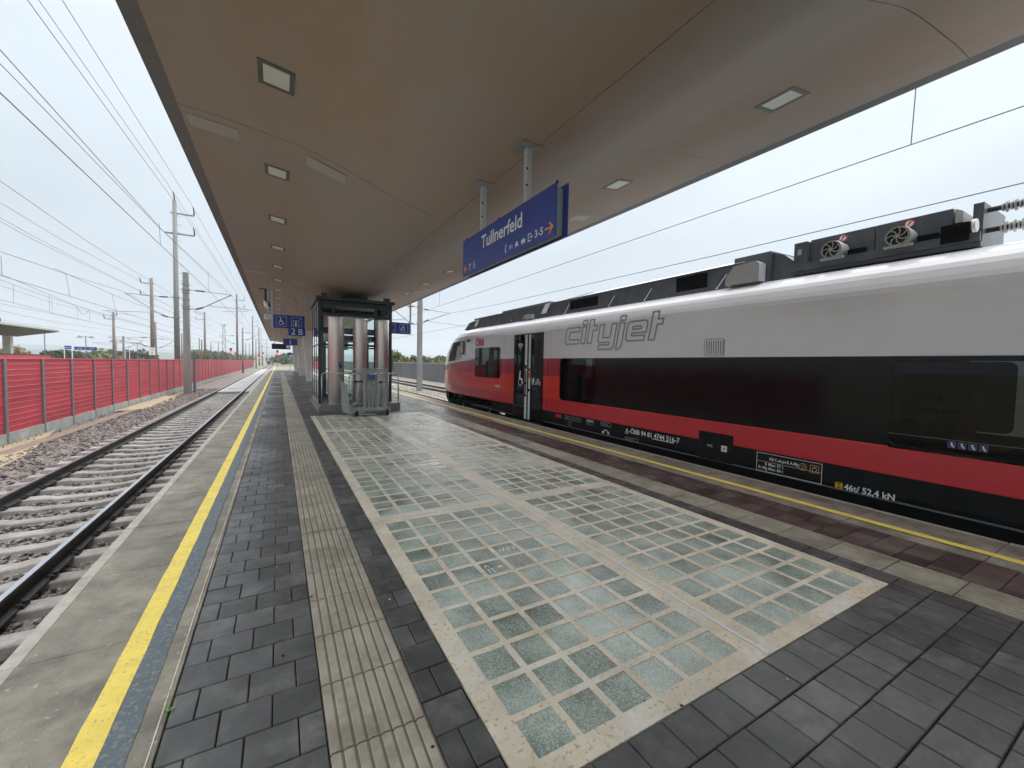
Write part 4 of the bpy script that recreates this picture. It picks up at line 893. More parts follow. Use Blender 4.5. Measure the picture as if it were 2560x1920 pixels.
f = Flat(); f.arc(.12, .02, .07, 20, 160, .02).stroke([(.0, .0), (.08, .08)], .014).stroke([(.24, .0), (.16, .08)], .014).stroke([(.02, .07), (.06, .0)], .014).stroke([(.22, .07), (.18, .0)], .014).stroke([(0, .04), (.08, .04)], .014).stroke([(.16, .04), (.24, .04)], .014).build('symbol', 'sign_white', SK(6.82, .10), train)
# toilet service hatch
ht = MB(); ht.poly([(SXF-.006, -u, v) for u, v in rrect(-4.43, .075, -3.82, .53, .03)]); ht = ht.build('service_hatch', 'train_skirt', train)
b = MB(); b.box(SXF-.009, SXF-.006, 4.055, 4.065, .08, .5); b.build('hatch_gap', 'rubber', ht)
b = MB(); b.box(SXF-.010, SXF-.006, 3.92, 4.015, .25, .345); b.build('filler_cap', 'sign_white', ht); b = MB(); b.cyl((SXF-.012, 3.967, .297), (SXF-.010, 3.967, .297), .022, n=14); b.build('cap_centre', 'handle_orange', ht)
text('WC', .06, SX((SXF-.0075, 4.27, .285)), 'sign_white', ht); 
for y in (4.40, 3.86): b = MB(); b.box(SXF-.009, SXF-.006, y-.012, y+.012, .27, .35); b.build('latch', 'rubber', ht)
f = Flat(); f.frame(0, 0, .84, .265, .007).stroke([(0, .145), (.84, .145)], .004).build('data_frame', 'sign_white', SK(3.45, .085), train)
text('KB C-el-pn-R A-Mg', .062, SK(3.27, .26), 'sign_white', train, fit=.38, bold=.001); text('R Max: 57 t', .06, SK(3.33, .178), 'sign_white', train, fit=.25, bold=.001); text('R+Mg Max: 68 t', .06, SK(3.42, .118), 'sign_white', train, fit=.34, bold=.001)
Flat().ring(0, 0, .045, .008).build('ring_mark', 'handle_orange', SK(2.835, .265), train); text('D', .065, SK(2.855, .242), 'handle_orange', train)
Flat().frame(0, 0, .10, .095, .008).ring(.05, .04, .026, .009, 12).stroke([(.03, .07), (.07, .07)], .008).build('frame_mark', 'handle_orange', SK(2.745, .215), train)
b = MB(); b.box(SXF-.003, SXF+.001, 2.375, 2.455, .085, .16); lb = b.build('yellow_label', 'label_yellow', train); Flat().stroke([(.02, .012), (.06, .012)], .01).stroke([(.02, .062), (.06, .062)], .01).stroke([(.04, .012), (.04, .062)], .01).build('mark', 'board_dark', SX((SXF-.004, 2.455, .085)), lb)
text('46t/ 52,4 kN', .105, SK(2.36, .087), 'sign_white', train, fit=.49, bold=.0025)
for i in range(4):
    y = 1.47-i*.075; b = MB(); b.box(SXF-.008, SXF-.0055, y-.062, y, .785, .855); ic = b.build('seat_icon', 'icon_blue', train); M4 = SX((SXF-.0085, y, .785))
    Flat().frame(.003, .003, .059, .067, .003).build('border', 'lamp_violet', M4, ic); Flat().disc(.028, .052, .008).stroke([(.027, .044), (.03, .026), (.042, .024), (.044, .01)], .010).stroke([(.025, .038), (.04, .035)], .006).build('figure', 'sign_white', M4, ic)
gr = MB(); gr.poly([(SXF-.004, -u, v) for u, v in rrect(-4.40, 1.775, -4.03, 2.065, .05)]); gr = gr.build('vent_grille', 'train_white', train)
Flat().stroke(rrect(.008, .008, .362, .282, .045), .010, True).build('border', 'letter_grey', SX((SXF-.005, 4.40, 1.775)), gr)
for i in range(8): b = MB(); y = 4.355-i*.041; b.box(SXF-.007, SXF-.004, y-.016, y, 1.805, 2.03); b.build('slat', 'letter_grey', gr)
# --- roof equipment
rf = empty('roof_fairing', (TX, 7, 2.93)); adopt(rf, train)
XA = 6.55; XB_ = mir(XA)-2*XC+2*TX
XB_ = 2*TX-XA
b = MB(); b.prism([(XA, 2.925), (XA+.0, 3.30), (XB_, 3.30), (XB_, 2.925)][::-1], 4.2, 9.3); b.build('side_fairing', 'train_roof', rf)
b = MB(); b.prism([(XA-.01, 3.302), (XA+.30, 3.41), (XB_-.3, 3.41), (XB_+.01, 3.302)][::-1], 4.02, 8.1); b.build('lid', 'roof_lid', rf)
b = MB(); b.prism([(XA, 3.302), (XA+.25, 3.36), (XB_-.25, 3.36), (XB_, 3.302)][::-1], 8.1, 9.6); b.build('lid', 'roof_lid', rf)
b = MB(); b.box(XA-.006, XA, 4.65, 5.3, 3.0, 3.26); b.build('dark_vent', 'train_black', rf); b = MB(); b.box(XA-.006, XA, 7.5, 8.55, 3.02, 3.24); b.build('dark_vent', 'train_black', rf)
for y in (4.45, 6.05, 7.1, 8.75): b = MB(); b.cyl((XA-.02, y, 2.95), (XA-.01, y-.16, 3.16), .008, n=6); b.sphere((XA-.03, y, 2.945), .016, 6); b.build('lever', 'sign_white', rf)
b = MB(); b.prism([(XA, 2.925), (XA+.05, 3.40), (TX, 3.42), (XB_, 3.40), (XB_, 2.925)][::-1], 3.62, 4.2); b.build('end_fairing', 'train_roof', rf)
b = MB(); b.prism([(3.28, 2.925), (3.62, 2.925), (3.62, 3.38), (3.45, 3.31), (3.28, 3.16)], XA+.1, XB_-.1, ax='x'); b.build('end_slope', 'train_roof', rf)
b = MB(); b.prism([(3.66, 2.93), (4.20, 2.93), (4.20, 3.05), (4.07, 3.22), (3.72, 3.24), (3.66, 3.20)], XA-.18, XA-.003, ax='x'); b.build('silver_box', 'roof_lid', rf)
b = MB(); b.prism([(9.3, 2.925), (15.5, 2.925), (15.0, 3.18), (14.2, 3.26), (12.6, 3.30), (9.3, 3.30)], XA, XB_, ax='x'); b.build('front_fairing', 'train_roof', rf)
b = MB(); b.box(XA+.02, XB_-.02, 9.5, 12.3, 3.30, 3.36); b.box(XA+.02, XB_-.02, 12.6, 14.6, 3.27, 3.31); b.build('front_lid', 'canopy_edge', rf)
for y, z0, z1 in ((9.72, 3.04, 3.30), (14.35, 3.0, 3.24)):
    b = MB(); b.poly([(XA-.02, y+.16, z0), (XA-.02, y-.10, z0), (XA-.02, y-.32, z1), (XA-.02, y-.05, z1)]); b.build('white_plate', 'sign_white', rf)
b = MB(); b.prism([(10.25, 2.94), (10.62, 2.94), (10.68, 3.05), (10.52, 3.09), (10.25, 3.07)], XA-.12, XA-.003, ax='x'); b.build('horn', 'roof_lid', rf)
for y in (10.9, 11.6, 12.5, 13.3): b = MB(); b.sphere((XA-.02, y, 3.0), .02, 6); b.build('bolt', 'fan_grey', rf)
b = MB(); b.tube([(XA+.3, 8.0, 3.43), (XA+.3, 9.4, 3.37)], .012, 6); b.build('conduit', 'fan_grey', rf)
# converter box with fans
cv = empty('roof_converter', (TX, 2.4, 2.93)); adopt(cv, train)
b = MB(); b.box(6.52, 6.56, 1.42, 3.28, 3.0, 3.10); b.box(6.56, 8.5, 1.42, 3.28, 2.95, 3.0); b.build('base_rail', 'train_roof', cv)
for y0, y1 in ((2.385, 3.12), (1.68, 2.375)): b = MB(); b.box(6.70, 8.4, y0, y1, 3.02, 3.45); b.build('cabinet', 'train_roof', cv)
b = MB(); b.box(6.62, 8.3, 3.13, 3.30, 3.02, 3.43); b.build('cable_cabinet', 'train_roof', cv); b = MB(); b.box(6.614, 6.62, 3.20, 3.25, 3.25, 3.33); b.build('data_plate', 'fan_grey', cv)
b = MB(); b.prism([(1.60, 3.28), (1.66, 3.28), (1.66, 3.44), (1.60, 3.40)], 6.70, 8.3, ax='x'); b.build('end_plate', 'fan_grey', cv)
for y in (2.76, 2.08):
    fn = empty('fan', (6.6, y, 3.2)); adopt(fn, train)
    b = MB(); n = 24
    for x, r0 in ((6.44, .118), (6.50, .125), (6.68, .118)): b.v += [(x, y+r0*math.cos(2*math.pi*i/n), 3.20+r0*math.sin(2*math.pi*i/n)) for i in range(n)]
    for q in range(2):
        for i in range(n): b.f.append((q*n+i, q*n+(i+1) % n, (q+1)*n+(i+1) % n, (q+1)*n+i)); b.m.append(0)
    b.build('housing', 'fan_grey', fn, True); b = MB(); b.cyl((6.485, y, 3.2), (6.49, y, 3.2), .112, n=24); b.build('duct', 'board_dark', fn)
    f = Flat(); f.disc(0, 0, .02).ring(0, 0, .105, .012, 24)
    for i in range(7):
        a = 2*math.pi*i/7; f.stroke([(.02*math.cos(a), .02*math.sin(a)), (.06*math.cos(a+.2), .06*math.sin(a+.2)), (.104*math.cos(a+.55), .104*math.sin(a+.55))], .012)
    f.build('fan_guard', 'fan_grey', SX((6.44, y, 3.20)), fn)
    b = MB(); b.box(6.46, 6.66, y-.13, y+.13, 3.075, 3.10); b.build('fan_foot', 'fan_grey', fn)
    yy = y-.03; w_ = MB(); w_.cyl((6.692, yy, 3.385), (6.70, yy, 3.385), .048, n=20); wn = w_.build('warning_disc', 'sign_white', train)
    Flat().ring(0, 0, .043, .011).stroke([(-.025, -.03), (.028, .03)], .007).build('red_ring', 'letter_red', SX((6.690, yy, 3.385)), wn); Flat().stroke([(-.012, -.02), (.0, .0), (.012, .02)], .012).disc(0.004, .012, .011).build('figure', 'board_dark', SX((6.6905, yy, 3.385)), wn)
    b = MB(); b.box(6.57, 6.66, y-.32, y-.14, 3.10, 3.18); b.build('motor', 'train_black', cv)
ins = empty('roof_insulators', (6.9, 1.2, 3.1)); adopt(ins, train)
for x, z in ((6.75, 3.36), (6.75, 3.14)):
    b = MB(); b.cyl((x, 1.46, z), (x, -.6, z), .028, n=10); b.build('bar', 'rail_side', ins)
    b = MB()
    for i in range(7): b.cyl((x, 1.32-i*.03, z), (x, 1.305-i*.03, z), .062 if i % 2 else .045, n=14)
    b.build('insulator', 'fan_grey', ins); b = MB(); b.box(x-.05, x+.05, .98, 1.08, z-.07, z+.07); b.cyl((x, 1.10, z), (x, .9, z), .05, n=10); b.build('clamp', 'rail_side', ins)
b = MB(); b.box(6.6, 7.4, 1.42, 1.50, 3.0, 3.42); b.build('bracket', 'train_roof', ins); b = MB(); b.box(6.5, 6.62, 1.5, 1.72, 3.02, 3.22); b.build('junction_box', 'train_black', ins); b = MB(); b.cyl((6.5, 1.44, 3.16), (6.5, 1.47, 3.16), .07, n=16); b.build('lamp', 'sign_white', ins)
b = MB(); f = []; 
b.cyl((6.55, .84, 3.20), (6.62, .84, 3.20), .075, n=20); b.build('ring_insulator', 'fan_grey', ins); b = MB(); b.cyl((6.545, .84, 3.20), (6.55, .84, 3.20), .05, n=20); b.build('ring_core', 'rail_side', ins)
# ================================================================== RED NOISE BARRIER
FXX = -6.42; Y0F = 16.27-2.05*4
fence = empty('noise_barrier', (FXX, 60, -.8), 'long red ribbed noise barrier with grey steel posts beside the left track', 'barrier')
nb = 66; H = 2.03/13
b = MB(); z = 0
b.prism([(-.03, .004), (-.012, .0), (.012, .03), (.012, H-.05), (.024, H-.03), (.024, H-.006), (-.03, H-.006)][::-1] and [(-.03, 0), (.024, 0), (.024, .012), (.014, .026), (.014, H-.006), (-.03, H-.006)], .07, 1.98); SLAT = b.mesh('slat', ['fence_red'])
b = MB(); b.box(-.07, .055, -.06, .06, -.84, 1.475); POST = b.mesh('post', 'fence_post')
b = MB(); b.box(-.05, .05, .06, 1.99, -.86, -.55); BASE = b.mesh('base_block', 'fence_base')
b = MB(); b.box(-.05, .045, -.0, 2.05, 1.462, 1.495); CAP = b.mesh('cap', 'fence_red_light')
for k in range(nb):
    y = Y0F+k*2.05
    o = link('post', POST, fence); o.location = (FXX, y, 0)
    o = link('base_block', BASE, fence); o.location = (FXX, y, random.gauss(0, .006))
    o = link('cap', CAP, fence); o.location = (FXX, y, 0)
    if k < 22:
        for j in range(13): o = link('slat', SLAT, fence); o.location = (FXX, y, -.56+j*H)
    else:
        b = MB()
        for j in range(13): b.box(FXX-.03, FXX+(.016 if j % 2 else .03), y+.07, y+1.98, -.56+j*H, -.56+(j+1)*H-.004)
        b.build('ribbed_panel', 'fence_red', fence)
# second barrier on the far side of the main line (its top shows over the first)
f2 = empty('noise_barrier', (-21, 60, -.8), 'farther red noise barrier with a dark top rail, seen above the near one', 'barrier')
b = MB(); b.box(-21.1, -21, 20, 62, -.8, 1.62); b.build('panel', 'fence_red', f2); b = MB(); b.box(-21.13, -20.97, 20, 62, 1.62, 1.70); b.build('top_rail', 'rail_side', f2)
# ---- grey wall on the right
gw = empty('retaining_wall', (14.6, 50, -.5), 'long grey block noise wall beyond the tracks on the train side', 'wall')
WX = 14.55
b = MB(); b.box(WX+.0, WX+.3, 8, 150, -.9, -.42); b.build('footing', 'edge_nose', gw)
for k in range(36):
    y = 8+k*4; b = MB(); b.box(WX+.06, WX+.28, y+.01, y+3.99, -.42, 1.52); p_ = b.build('wall_panel', 'grey_wall', gw)
    if k < 16:
        b = MB()
        for j in range(8):
            for i in range(8): b.box(WX+.045, WX+.06, y+.02+i*.497, y+.02+i*.497+.485, -.41+j*.24, -.41+j*.24+.228)
        o = b.build('block_course', 'grey_wall', gw)
b = MB(); b.box(WX, WX+.34, 8, 152, 1.52, 1.60); b.build('coping', 'edge_nose', gw)

# weeds along the foot of the barrier
wd = MB(); r = np.random.default_rng(31)
for i in range(420):
    y = 9+r.uniform(0, 1)**1.4*45; x = -6.30+abs(r.normal(0, .12)); h = r.uniform(.05, .16); a = r.uniform(0, 6.28); d = Vector((math.cos(a), math.sin(a), 0))*h*.7
    if math.sin(y*.9)+math.sin(y*.37+1) < .1: continue
    p = Vector((x, y, -.86)); s_ = Vector((-d.y, d.x, 0))*.18; wd.poly([p-s_, p+s_, p+d+Vector((0, 0, h))])
tag(wd.build('weeds', 'leaf_a'), kind='stuff')
# bench by the columns
bn = empty('bench', (1.62, 47.4, 0), 'small grey steel bench beside the middle concrete column', 'bench')
b = MB(); b.box(1.3, 1.75, 46.4, 48.2, .42, .46); b.build('seat', 'galv_dull', bn); b = MB(); b.box(1.72, 1.76, 46.4, 48.2, .5, .85); b.build('backrest', 'galv_dull', bn)
for y in (46.6, 48.0):
    for x in (1.34, 1.70): b = MB(); b.box(x-.02, x+.02, y-.02, y+.02, 0, .42); b.build('leg', 'galv_dull', bn)
# ================================================================== MASTS
def clampset(b, x, y, z, r, m=0):
    b.box(x-r-.05, x+r+.05, y-r-.03, y+r+.03, z, z+.06)
def mast(x, y, ztop, label, kind='round', r0=.20, r1=.13, m='mast_concrete', arms=(), group='catenary masts', steps=False, canti=None, zb=-1.0):
    t = empty('catenary_mast', (x, y, zb), label, 'mast', group)
    if kind == 'round':
        b = MB(); b.cyl((x, y, zb), (x, y, ztop), r0, r1, 14); b.build('pole', m, t, True)
    elif kind == 'square':
        b = MB(); b.v = [(x+i*q, y+j*q, z) for z, q in ((zb, r0), (ztop, r1)) for i, j in ((-1, -1), (1, -1), (1, 1), (-1, 1))]; b.f = [(0, 1, 5, 4), (1, 2, 6, 5), (2, 3, 7, 6), (3, 0, 4, 7), (4, 5, 6, 7)]; b.m = [0]*5; b.build('pole', m, t)
    else:
        b = MB()
        for i in (-1, 1):
            for j in (-1, 1): b.cyl((x+i*r0, y+j*r0, zb), (x+i*r1, y+j*r1, ztop), .035, n=4)
        n = int((ztop-zb)/1.0)
        for q in range(n):
            za = zb+(ztop-zb)*q/n; zc = zb+(ztop-zb)*(q+1)/n; ra = r0+(r1-r0)*q/n; rc = r0+(r1-r0)*(q+1)/n; s = 1 if q % 2 else -1
            b.cyl((x-s*ra, y-ra, za), (x+s*rc, y-rc, zc), .022, n=4); b.cyl((x-s*ra, y+ra, za), (x+s*rc, y+rc, zc), .022, n=4)
        b.build('lattice', m, t)
    for (dx, z, ins) in arms:                                  # short cross arms carrying feeder insulators
        b = MB(); s = 1 if dx > 0 else -1; b.box(min(x-s*.25, x+dx), max(x-s*.25, x+dx), y-.05, y+.05, z-.05, z+.05); b.build('cross_arm', 'arm', t)
        if ins: b = MB(); b.cyl((x+dx, y, z+.05), (x+dx, y-.05, z+.35), .06, .045, 8); b.cyl((x+dx, y-.05, z+.35), (x+dx, y-.45, z+.55), .045, .03, 8); b.build('insulator', 'insulator', t)
    if steps:
        b = MB(); z = 2.0; k = 0
        while z < ztop-.6: b.tube([(x+r1*.8, y, z), (x+r1+.22, y, z), (x+r1+.3, y, z-.08)], .014, 5); z += .62
        b.build('step_iron', 'arm', t)
    if canti:                                                  # (tip x, z of top tube, z of strut foot, tip z)
        tx, zt, zf, ztip = canti; s = 1 if tx > x else -1; rr = (r0+r1)/2
        b = MB(); b.cyl((x+s*rr, y, zt), (x+s*rr+s*.35, y, zt-.01), .025, n=6); b.cyl((x+s*(rr+.8), y, zt-.02), (tx, y, ztip), .025, n=6); b.cyl((x+s*rr, y, zf), (x+s*(rr+.35), y, zf), .03, n=6); b.cyl((x+s*(rr+.7), y, zf+.12), (tx, y, ztip), .035, n=6); b.build('bracket_tube', 'arm', t)
        b = MB(); b.cyl((x+s*(rr+.35), y, zt-.01), (x+s*(rr+.85), y, zt-.03), .055, n=8); b.cyl((x+s*(rr+.35), y, zf), (x+s*(rr+.75), y, zf+.15), .06, n=8); b.build('insulator', 'insulator', t)
        zr = zf+.3; b = MB(); b.cyl((x+s*(rr+1.0), y, zr), (tx+s*1.25, y, zr-.1), .022, n=6); b.tube([(tx-s*.55, y, zr-.32), (tx+s*.9, y, zr-.22), (tx+s*1.0, y, zr-.1)], .016, 5); b.build('registration_arm', 'arm', t)
        b = MB(); [clampset(b, x, y, zz, rr*.96) for zz in (zt-.02, zf-.02)]; b.build('clamp', 'arm', t)
    return t
# A, nearest, stands between track and barrier
ma = mast(-5.43, 35.36, 7.37, 'square grey concrete catenary mast standing before the red barrier', 'square', .20, .15, canti=(-2.87, 6.23, 4.95, 6.12))
b = MB(); [clampset(b, -5.43, 35.36, zz, .155) for zz in (6.55, 6.0, 5.55, 5.1)]; b.build('clamp', 'arm', ma)
b = MB(); b.box(-5.15, -5.0, 35.5, 35.62, -.8, 1.9); b.build('tension_weight', 'mast_steel', ma)
for k, (px, pyt, pyb) in enumerate(((607.8, 819, 933), (640.8, 849, 921), (657, 862, 913))):
    Y = (84.5, 132, 180)[k]; p = on_y(px, pyt, Y)
    mast(-5.36, Y, p.z, ['thin grey catenary mast beside the left track, next along from the square one', 'thin grey catenary mast beside the left track, second past the square one', 'thin grey catenary mast beside the left track, third past the square one'][k], 'round', .16, .12, canti=(-2.9, 6.2, 4.95, 6.1))
# tall masts behind the barrier: pixel of the top, assumed distance from their usual height
def tall(px, pyt, Y, label, **k):
    p = on_y(px, pyt, Y); return mast(p.x, Y, p.z, label, **k), p
tB, pB = tall(436, 501, 41, 'tallest tapered concrete mast with step irons, rising behind the barrier', r0=.205, r1=.135, steps=True, arms=((1.2, 12.75, True), (1.2, 11.2, True)), canti=(-9.9, 6.3, 4.75, 6.35))
b = MB(); b.cyl((pB.x, 41, pB.z), (pB.x, 40.95, pB.z+.3), .06, .045, 8); b.cyl((pB.x, 40.95, pB.z+.3), (pB.x, 40.5, pB.z+.5), .045, .03, 8); b.build('insulator', 'insulator', tB)
b = MB(); b.box(pB.x-.62, pB.x+.1, 40.95, 41.05, 11.15, 11.25); b.build('cross_arm', 'arm', tB)
tF, pF = tall(591.5, 736, 99, 'tall slim concrete mast with two side arms, next beyond the tallest one', r0=.21, r1=.15, m='mast_brown', steps=True, arms=((1.3, 13.4, True), (1.3, 11.9, True)), canti=(-10.2, 6.3, 4.7, 6.3))
tall(631, 790, 152, 'slim mast with two side arms, second beyond the tallest concrete one', r0=.22, r1=.15, m='mast_brown', arms=((1.3, 13.5, True), (1.3, 12, True)))
tall(647, 818, 205, 'far slim mast, third beyond the tallest concrete one', r0=.24, r1=.16, m='mast_brown')
tC, pC = tall(378, 695, 62, 'brown concrete mast bearing a white number plate and twin left arms', r0=.235, r1=.14, m='mast_brown', steps=True, arms=((-.95, 10.1, True), (-.95, 8.7, True)), canti=(-16.5, 3.9, 2.9, 3.8))
b = MB(); b.box(pC.x-.28, pC.x+.28, 61.68, 61.72, 1.9, 2.75); npl = b.build('number_plate', 'sign_white', tC); text('370', .24, FX((pC.x, 61.67, 2.42)), 'board_dark', tC, align='CENTER'); text('8', .3, FX((pC.x, 61.67, 2.02)), 'board_dark', tC, align='CENTER')
tall(283, 780, 74, 'brown concrete mast with lamp arms near the far platform name board', r0=.2, r1=.12, m='mast_brown', arms=((-.9, 6.6, True), (.35, 7.1, True)))
tall(511, 780, 110, 'brown mast with two left arms, in the middle of the main line', r0=.25, r1=.15, m='mast_brown', arms=((-1.5, 11.3, True), (-1.5, 10, True)))
for px, pyt, Y, lab, kd in ((308, 840, 90, 'short dark mast beside the small far name board', 'round'), (388, 806, 84, 'slim dark mast right behind the number plate mast', 'round'), (454, 832, 120, 'thin mast close behind the tallest concrete mast', 'round'), (498, 845, 140, 'thin pale mast left of the twin arm brown mast', 'round'),
                            (504, 849, 118, 'short thick mast close left of the twin arm brown mast', 'round'), (527, 853, 170, 'thin mast between the twin arm mast and the lattice mast', 'round'), (546, 856, 185, 'far thin mast just left of the lattice mast', 'round'), (559.5, 810, 135, 'grey steel lattice mast topped by a small crossbar', 'lattice'), (651.5, 821, 230, 'farther steel lattice mast near the canopy end', 'lattice'),
                            (614, 858, 200, 'far thin mast right of the first slim side arm mast', 'round'), (623, 859, 230, 'very far thin mast before the signal lamps', 'round'), (667, 850, 260, 'very far thin mast beside the canopy end', 'round')):
    tall(px, pyt, Y, lab, kind=kd, r0=.17 if kd == 'round' else .45, r1=.12 if kd == 'round' else .2, m='mast_brown' if kd == 'round' else 'mast_steel', arms=((.9, on_y(px, pyt, Y).z-.3, False), (-.9, on_y(px, pyt, Y).z-.3, False)) if kd == 'lattice' else (), canti=(on_y(px, pyt, Y).x+2.4, 4.6, 3.2, 4.4) if kd == 'round' and Y < 130 else None)
# right hand mast
mast(10.18, 33.52, on_y(1050, 735, 33.52).z+1.2, 'grey concrete mast between the tracks to the right of the lift', 'square', .19, .16, canti=(7.58, 6.2, 4.75, 6.15))
mr2 = on_y(1125, 783, 33.52)
r_ = empty('contact_bracket', (10.18, 33.52, 4), 'slanted grey catenary bracket on the mast right of the lift, over the far track', 'bracket', None)
m0 = on_y(1053, 772, 33.52); m1 = on_y(1053, 807, 33.52)
b = MB(); b.cyl((10.36, 33.52, m0.z), tuple(mr2), .025, n=6); b.cyl((10.36, 33.52, m1.z), tuple(mr2), .03, n=6); b.cyl((10.9, 33.52, m1.z+.15), (mr2.x+1.6, 33.52, m1.z-.05), .02, n=6); b.build('tube', 'arm', r_)
b = MB(); b.cyl((10.5, 33.52, m0.z), (10.95, 33.52, m0.z+(mr2.z-m0.z)*.25), .05, n=8); b.cyl((10.5, 33.52, m1.z+.05), (10.9, 33.52, m1.z+.3), .05, n=8); b.build('insulator', 'insulator', r_)

# ================================================================== WIRES
def wire(pts, r, label, group, sag=0):
    b = MB(); P_ = [Vector(p) for p in pts]; out_ = []
    for p, q in zip(P_[:-1], P_[1:]):
        n = 12 if sag else 1
        for i in range(n): t = i/n; v = p.lerp(q, t); v.z -= sag*4*t*(1-t); out_.append(v)
    out_.append(P_[-1]); b.tube(out_, r, 5)
    return tag(b.build('overhead_wire', 'wire'), label, 'wire', group)
LW = 'thin overhead wire strung above the near left track'
G1 = 'overhead wires'
cw = wire([(-2.9, -4, 4.66), (-2.75, 35.36, 4.75), (-3.0, 84.5, 4.75), (-2.8, 132, 4.75), (-2.9, 300, 4.75)], .0085, 'lowest and thickest contact wire above the near left track', G1)
wire([(-2.9, -4, 5.25), (-2.87, 15, 5.22), (-2.87, 35.36, 6.12)], .0065, 'carrier wire rising to the bracket of the square concrete mast', G1)
wire([(-2.9, -4, 4.85), (-2.9, 15.2, 5.24), (-2.87, 35.36, 5.95)], .0055, 'slack stitch wire running just under the carrier wire of the near left track', G1)
wire([(-2.87, 35.36, 6.12), (-2.87, 84.5, 6.12), (-2.87, 132, 6.12)], .009, 'carrier wire continuing past the square concrete mast', G1, .5)
for y in (14.9, 24, 44, 55, 66): wire([(-2.85, y, 5.3 if y < 20 else 5.7), (-2.85, y+.1, 4.72)], .006, 'short vertical dropper wire above the near left track', 'droppers')
for n_, (pa, Xw, zB) in enumerate((((0, 0), None, None),)): pass
def far_wire(pa, Ya, pts2, r, label): 
    p = on_y(*pa, Ya); return wire([p]+pts2, r, label, G1)
# feeders from the tallest mast towards the viewer
pt = Vector((pB.x, 40.5, pB.z+.5)); p1 = on_x(97, 0, pB.x); wire([p1+(p1-pt)*.6, pt, (pF.x, 99, pF.z+.4)], .012, 'feeder wire on top of the tallest concrete mast', G1)
for px0, zz, nm in ((155.5, 13.3, 'upper'), (68.7, 11.75, 'lower')):
    tip = Vector((pB.x+1.2, 40.5, zz)); q = on_x(px0, 0, pB.x+1.2); wire([q+(q-tip)*.6, tip, (pF.x+1.3, 98.5, zz+.6)], .012, f'feeder wire on the {nm} right arm of the tallest concrete mast', G1)
# main line wires seen low on the left (pixels at the picture edge, distance from a track at x about -10, -14.5, -18)
ML = [([(0, 452), (213, 600), (318, 667)], -9.8), ([(0, 506), (155, 600), (318, 685)], -12.6), ([(0, 544), (101, 600), (318, 711)], -13.2), ([(0, 553), (85, 600), (318, 713)], -13.2),
      ([(0, 629), (63.7, 650), (164.2, 684.7), (308, 728.8)], -9.9), ([(0, 688.3), (175, 741), (318, 784.5)], -9.9), ([(186.6, 693.4), (280, 735.4), (318, 750.5)], -9.9),
      ([(0, 699.2), (107, 738.2), (192.4, 765), (279, 790.3)], -14.5), ([(0, 685), (34.7, 699), (163.5, 753.4), (222, 776)], -14.5), ([(0, 713.7), (123, 754), (194, 773)], -18),
      ([(0, 749), (130, 781.6), (194.6, 797.6), (279, 815.7)], -14.5), ([(0, 759), (130, 784.5), (194.6, 798)], -18), ([(0, 775.9), (62, 790), (153, 807.7), (279, 825.8)], -19), ([(0, 799.7), (153, 821.4), (279, 839.5)], -22)]
for pts, X_ in ML:
    p = [on_x(*q, X_) for q in pts]; d = p[-1]-p[-2]; d2 = p[0]-p[1]
    end = p[-1]+d*(60/max(d.y, 1)); end.x = X_; end.z = p[-1].z+max(-.3, min(.3, d.z))
    wire([p[0]+d2*.4]+p+[end], .012, 'thin overhead wire of the main line beyond the red barrier', 'main line wires')
for pa, pb, X_ in (((164.2, 684.7), (175, 740.9), -9.9), ((280, 735.4), (289.3, 775.6), -9.9), ((192.0, 765), (194.6, 797.6), -14.5), ((222, 773.5), (225.7, 804), -14.5), ((123, 737.0), (123, 780), -14.5), ((129.5, 745), (130.2, 781.6), -14.5), ((2.2, 640), (5, 690), -9.9), ((33.3, 711), (33.6, 757.3), -14.5)):
    wire([on_x(*pa, X_), on_x(*pb, X_)], .008, 'short dropper wire between two main line wires beyond the barrier', 'droppers')
pa, pb = on_x(192, 765, -14.5), on_x(222, 773.5, -14.5); wire([pa, pb], .012, 'slack looped jumper wire hanging between two droppers', G1, .55)
# wires over the train
wire([(7.58, -4, 4.715), (7.58, 21.4, 4.66), (7.7, 33.5, 4.7), (7.5, 90, 4.7)], .008, 'contact wire above the train', G1)
wire([(7.58, -4, 5.9), (7.58, 33.5, 6.15)], .009, 'carrier wire hidden mostly behind the canopy above the train', G1, .35)
for y in (2.34, 21.4): wire([(7.58, y, 5.75), (7.58, y+.02, 4.70)], .007, 'vertical dropper wire holding the contact wire above the train', 'droppers'); b = MB(); b.box(7.565, 7.595, y-.02, y+.06, 4.69, 4.75); 
pz = on_x(2560, 457, 10.6); pz2 = on_x(1800, 636, 10.6); d = pz-pz2; wire([pz+d*1.5, pz, pz2, tuple(on_y(1240, 762, 24)), tuple(mr2)], .011, 'overhead wire beyond the train, sloping to the mast bracket', G1)
wire([tuple(mr2), (mr2.x+.2, 90, mr2.z)], .009, 'overhead wire continuing past the mast right of the lift', G1)
a = on_y(983, 847, 36); c_ = on_y(1150, 815, 30); wire([a, c_, c_+(c_-a)*1.5], .010, 'low overhead wire of the far track on the train side', G1)

